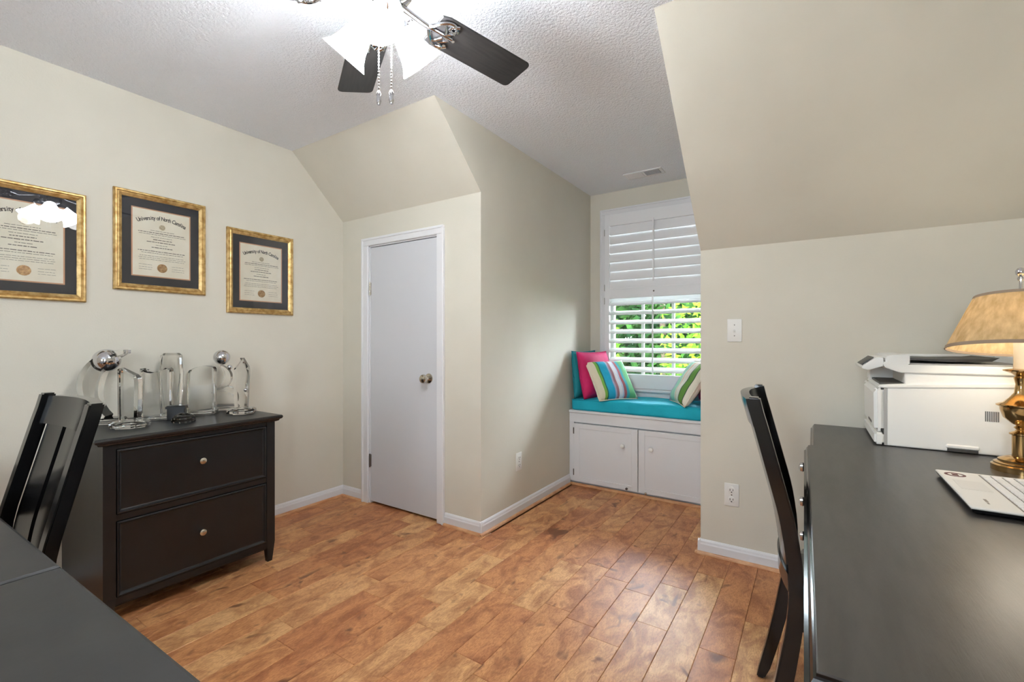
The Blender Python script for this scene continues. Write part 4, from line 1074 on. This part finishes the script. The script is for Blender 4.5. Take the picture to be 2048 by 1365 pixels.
for dx, dy, z1 in ((.012, -.022, 1.985), (.040, .006, 1.992)):
    bm = BM(); n = 26
    for k in range(n):
        z = 2.290 + (z1 + .045 - 2.290) * k / (n - 1)
        bmesh.ops.create_icosphere(bm, subdivisions=1, radius=.0030, matrix=Matrix.Translation((dx, dy, fz(z))))
    tube(bm, [(dx, dy, fz(2.30)), (dx, dy, fz(z1 + .045))], .0013, 6)
    c = build('pull_chain', bm, 'chrome', fan, smooth='all')
    bm = BM(); lathe(bm, [(0, fz(z1)), (.005, fz(z1)), (.0085, fz(z1 + .012)), (.0065, fz(z1 + .024)), (.0085, fz(z1 + .034)), (.004, fz(z1 + .044)), (0, fz(z1 + .046))], 16, Matrix.Translation((dx, dy, 0))); build('pull_fob', bm, 'chrome', c, smooth=35)

# ------------------------------------------------------------------ outdoors
bm = BM(); box(bm, -40, 40, yW + 1.0, 60, -3.3, -3.2)
struct(build('ground', bm, 'lawn'))
def leaf_crown(bm, c, rx, ry, rz, n, rnd, size):
    for _ in range(n):
        u = rnd.uniform(-1, 1); a = rnd.uniform(0, 2 * PI); r = rnd.uniform(.55, 1.0) ** .5
        s = math.sqrt(1 - u * u); lump = 1 + .18 * math.sin(5 * a + 3 * u) + .12 * math.sin(9 * u + 2 * a)
        p = Vector((c[0] + rx * r * lump * s * math.cos(a), c[1] + ry * r * lump * s * math.sin(a), c[2] + rz * r * lump * u))
        d1 = Vector((rnd.gauss(0, 1), rnd.gauss(0, 1), rnd.gauss(0, .6))).normalized(); d2 = d1.cross(Vector((rnd.gauss(0, 1), rnd.gauss(0, 1), rnd.gauss(0, 1)))).normalized()
        l = size * rnd.uniform(.6, 1.3); w = l * .45
        bm.faces.new([bm.verts.new(p - d1 * l * .5), bm.verts.new(p + d2 * w * .5), bm.verts.new(p + d1 * l * .5), bm.verts.new(p - d2 * w * .5)])
def tree(x, y, top, rad, m, label, n, seed, size=.16, group='trees outside the dormer window'):
    rnd = random.Random(seed)
    t = thing('garden_tree', label, 'tree', (x, y, -3.2), group=group)
    h = top + 3.2
    bm = BM(); tube(bm, [(0, 0, 0), (.05, .02, h * .3), (-.03, .05, h * .7)], [.16, .12, .05], 10); build('trunk', bm, 'bark', t, smooth=True)
    bm = BM(); leaf_crown(bm, (0, 0, h * .55), rad, rad, h * .46, n, rnd, size)
    me = build('crown', bm, m, t); me['kind'] = 'stuff'
for i, (x, y, tp, rd) in enumerate([(-6.0, 10.0, 4.6, 1.2), (-2.75, 10.2, 4.4, 1.25), (.4, 10.0, 4.8, 1.2)]):
    tree(x, y, tp, rd, 'leaf_dark', 'dark green leafy tree in the nearer row behind the yellow green trees', 9000, 20 + i, .24)
for i, (x, y, tp, rd) in enumerate([(-7.8, 14.0, 6.0, 1.45), (-4.2, 14.2, 5.8, 1.45), (-.6, 14.0, 6.2, 1.45)]):
    tree(x, y, tp, rd, 'leaf_dark', 'tall dark green tree in the farthest row outside the dormer window', 9000, 40 + i, .34)
for i, (x, y, tp, rd, lb) in enumerate([(-3.15, 7.2, 1.75, .62, 'bright yellow green tree with lower crown outside the left part of the louvers'), (-1.35, 7.0, 2.2, .62, 'bright yellow green tree with taller crown beyond the striped pale pillow')]):
    tree(x, y, tp, rd, 'leaf_light', lb, 2600, 50 + i, .12)
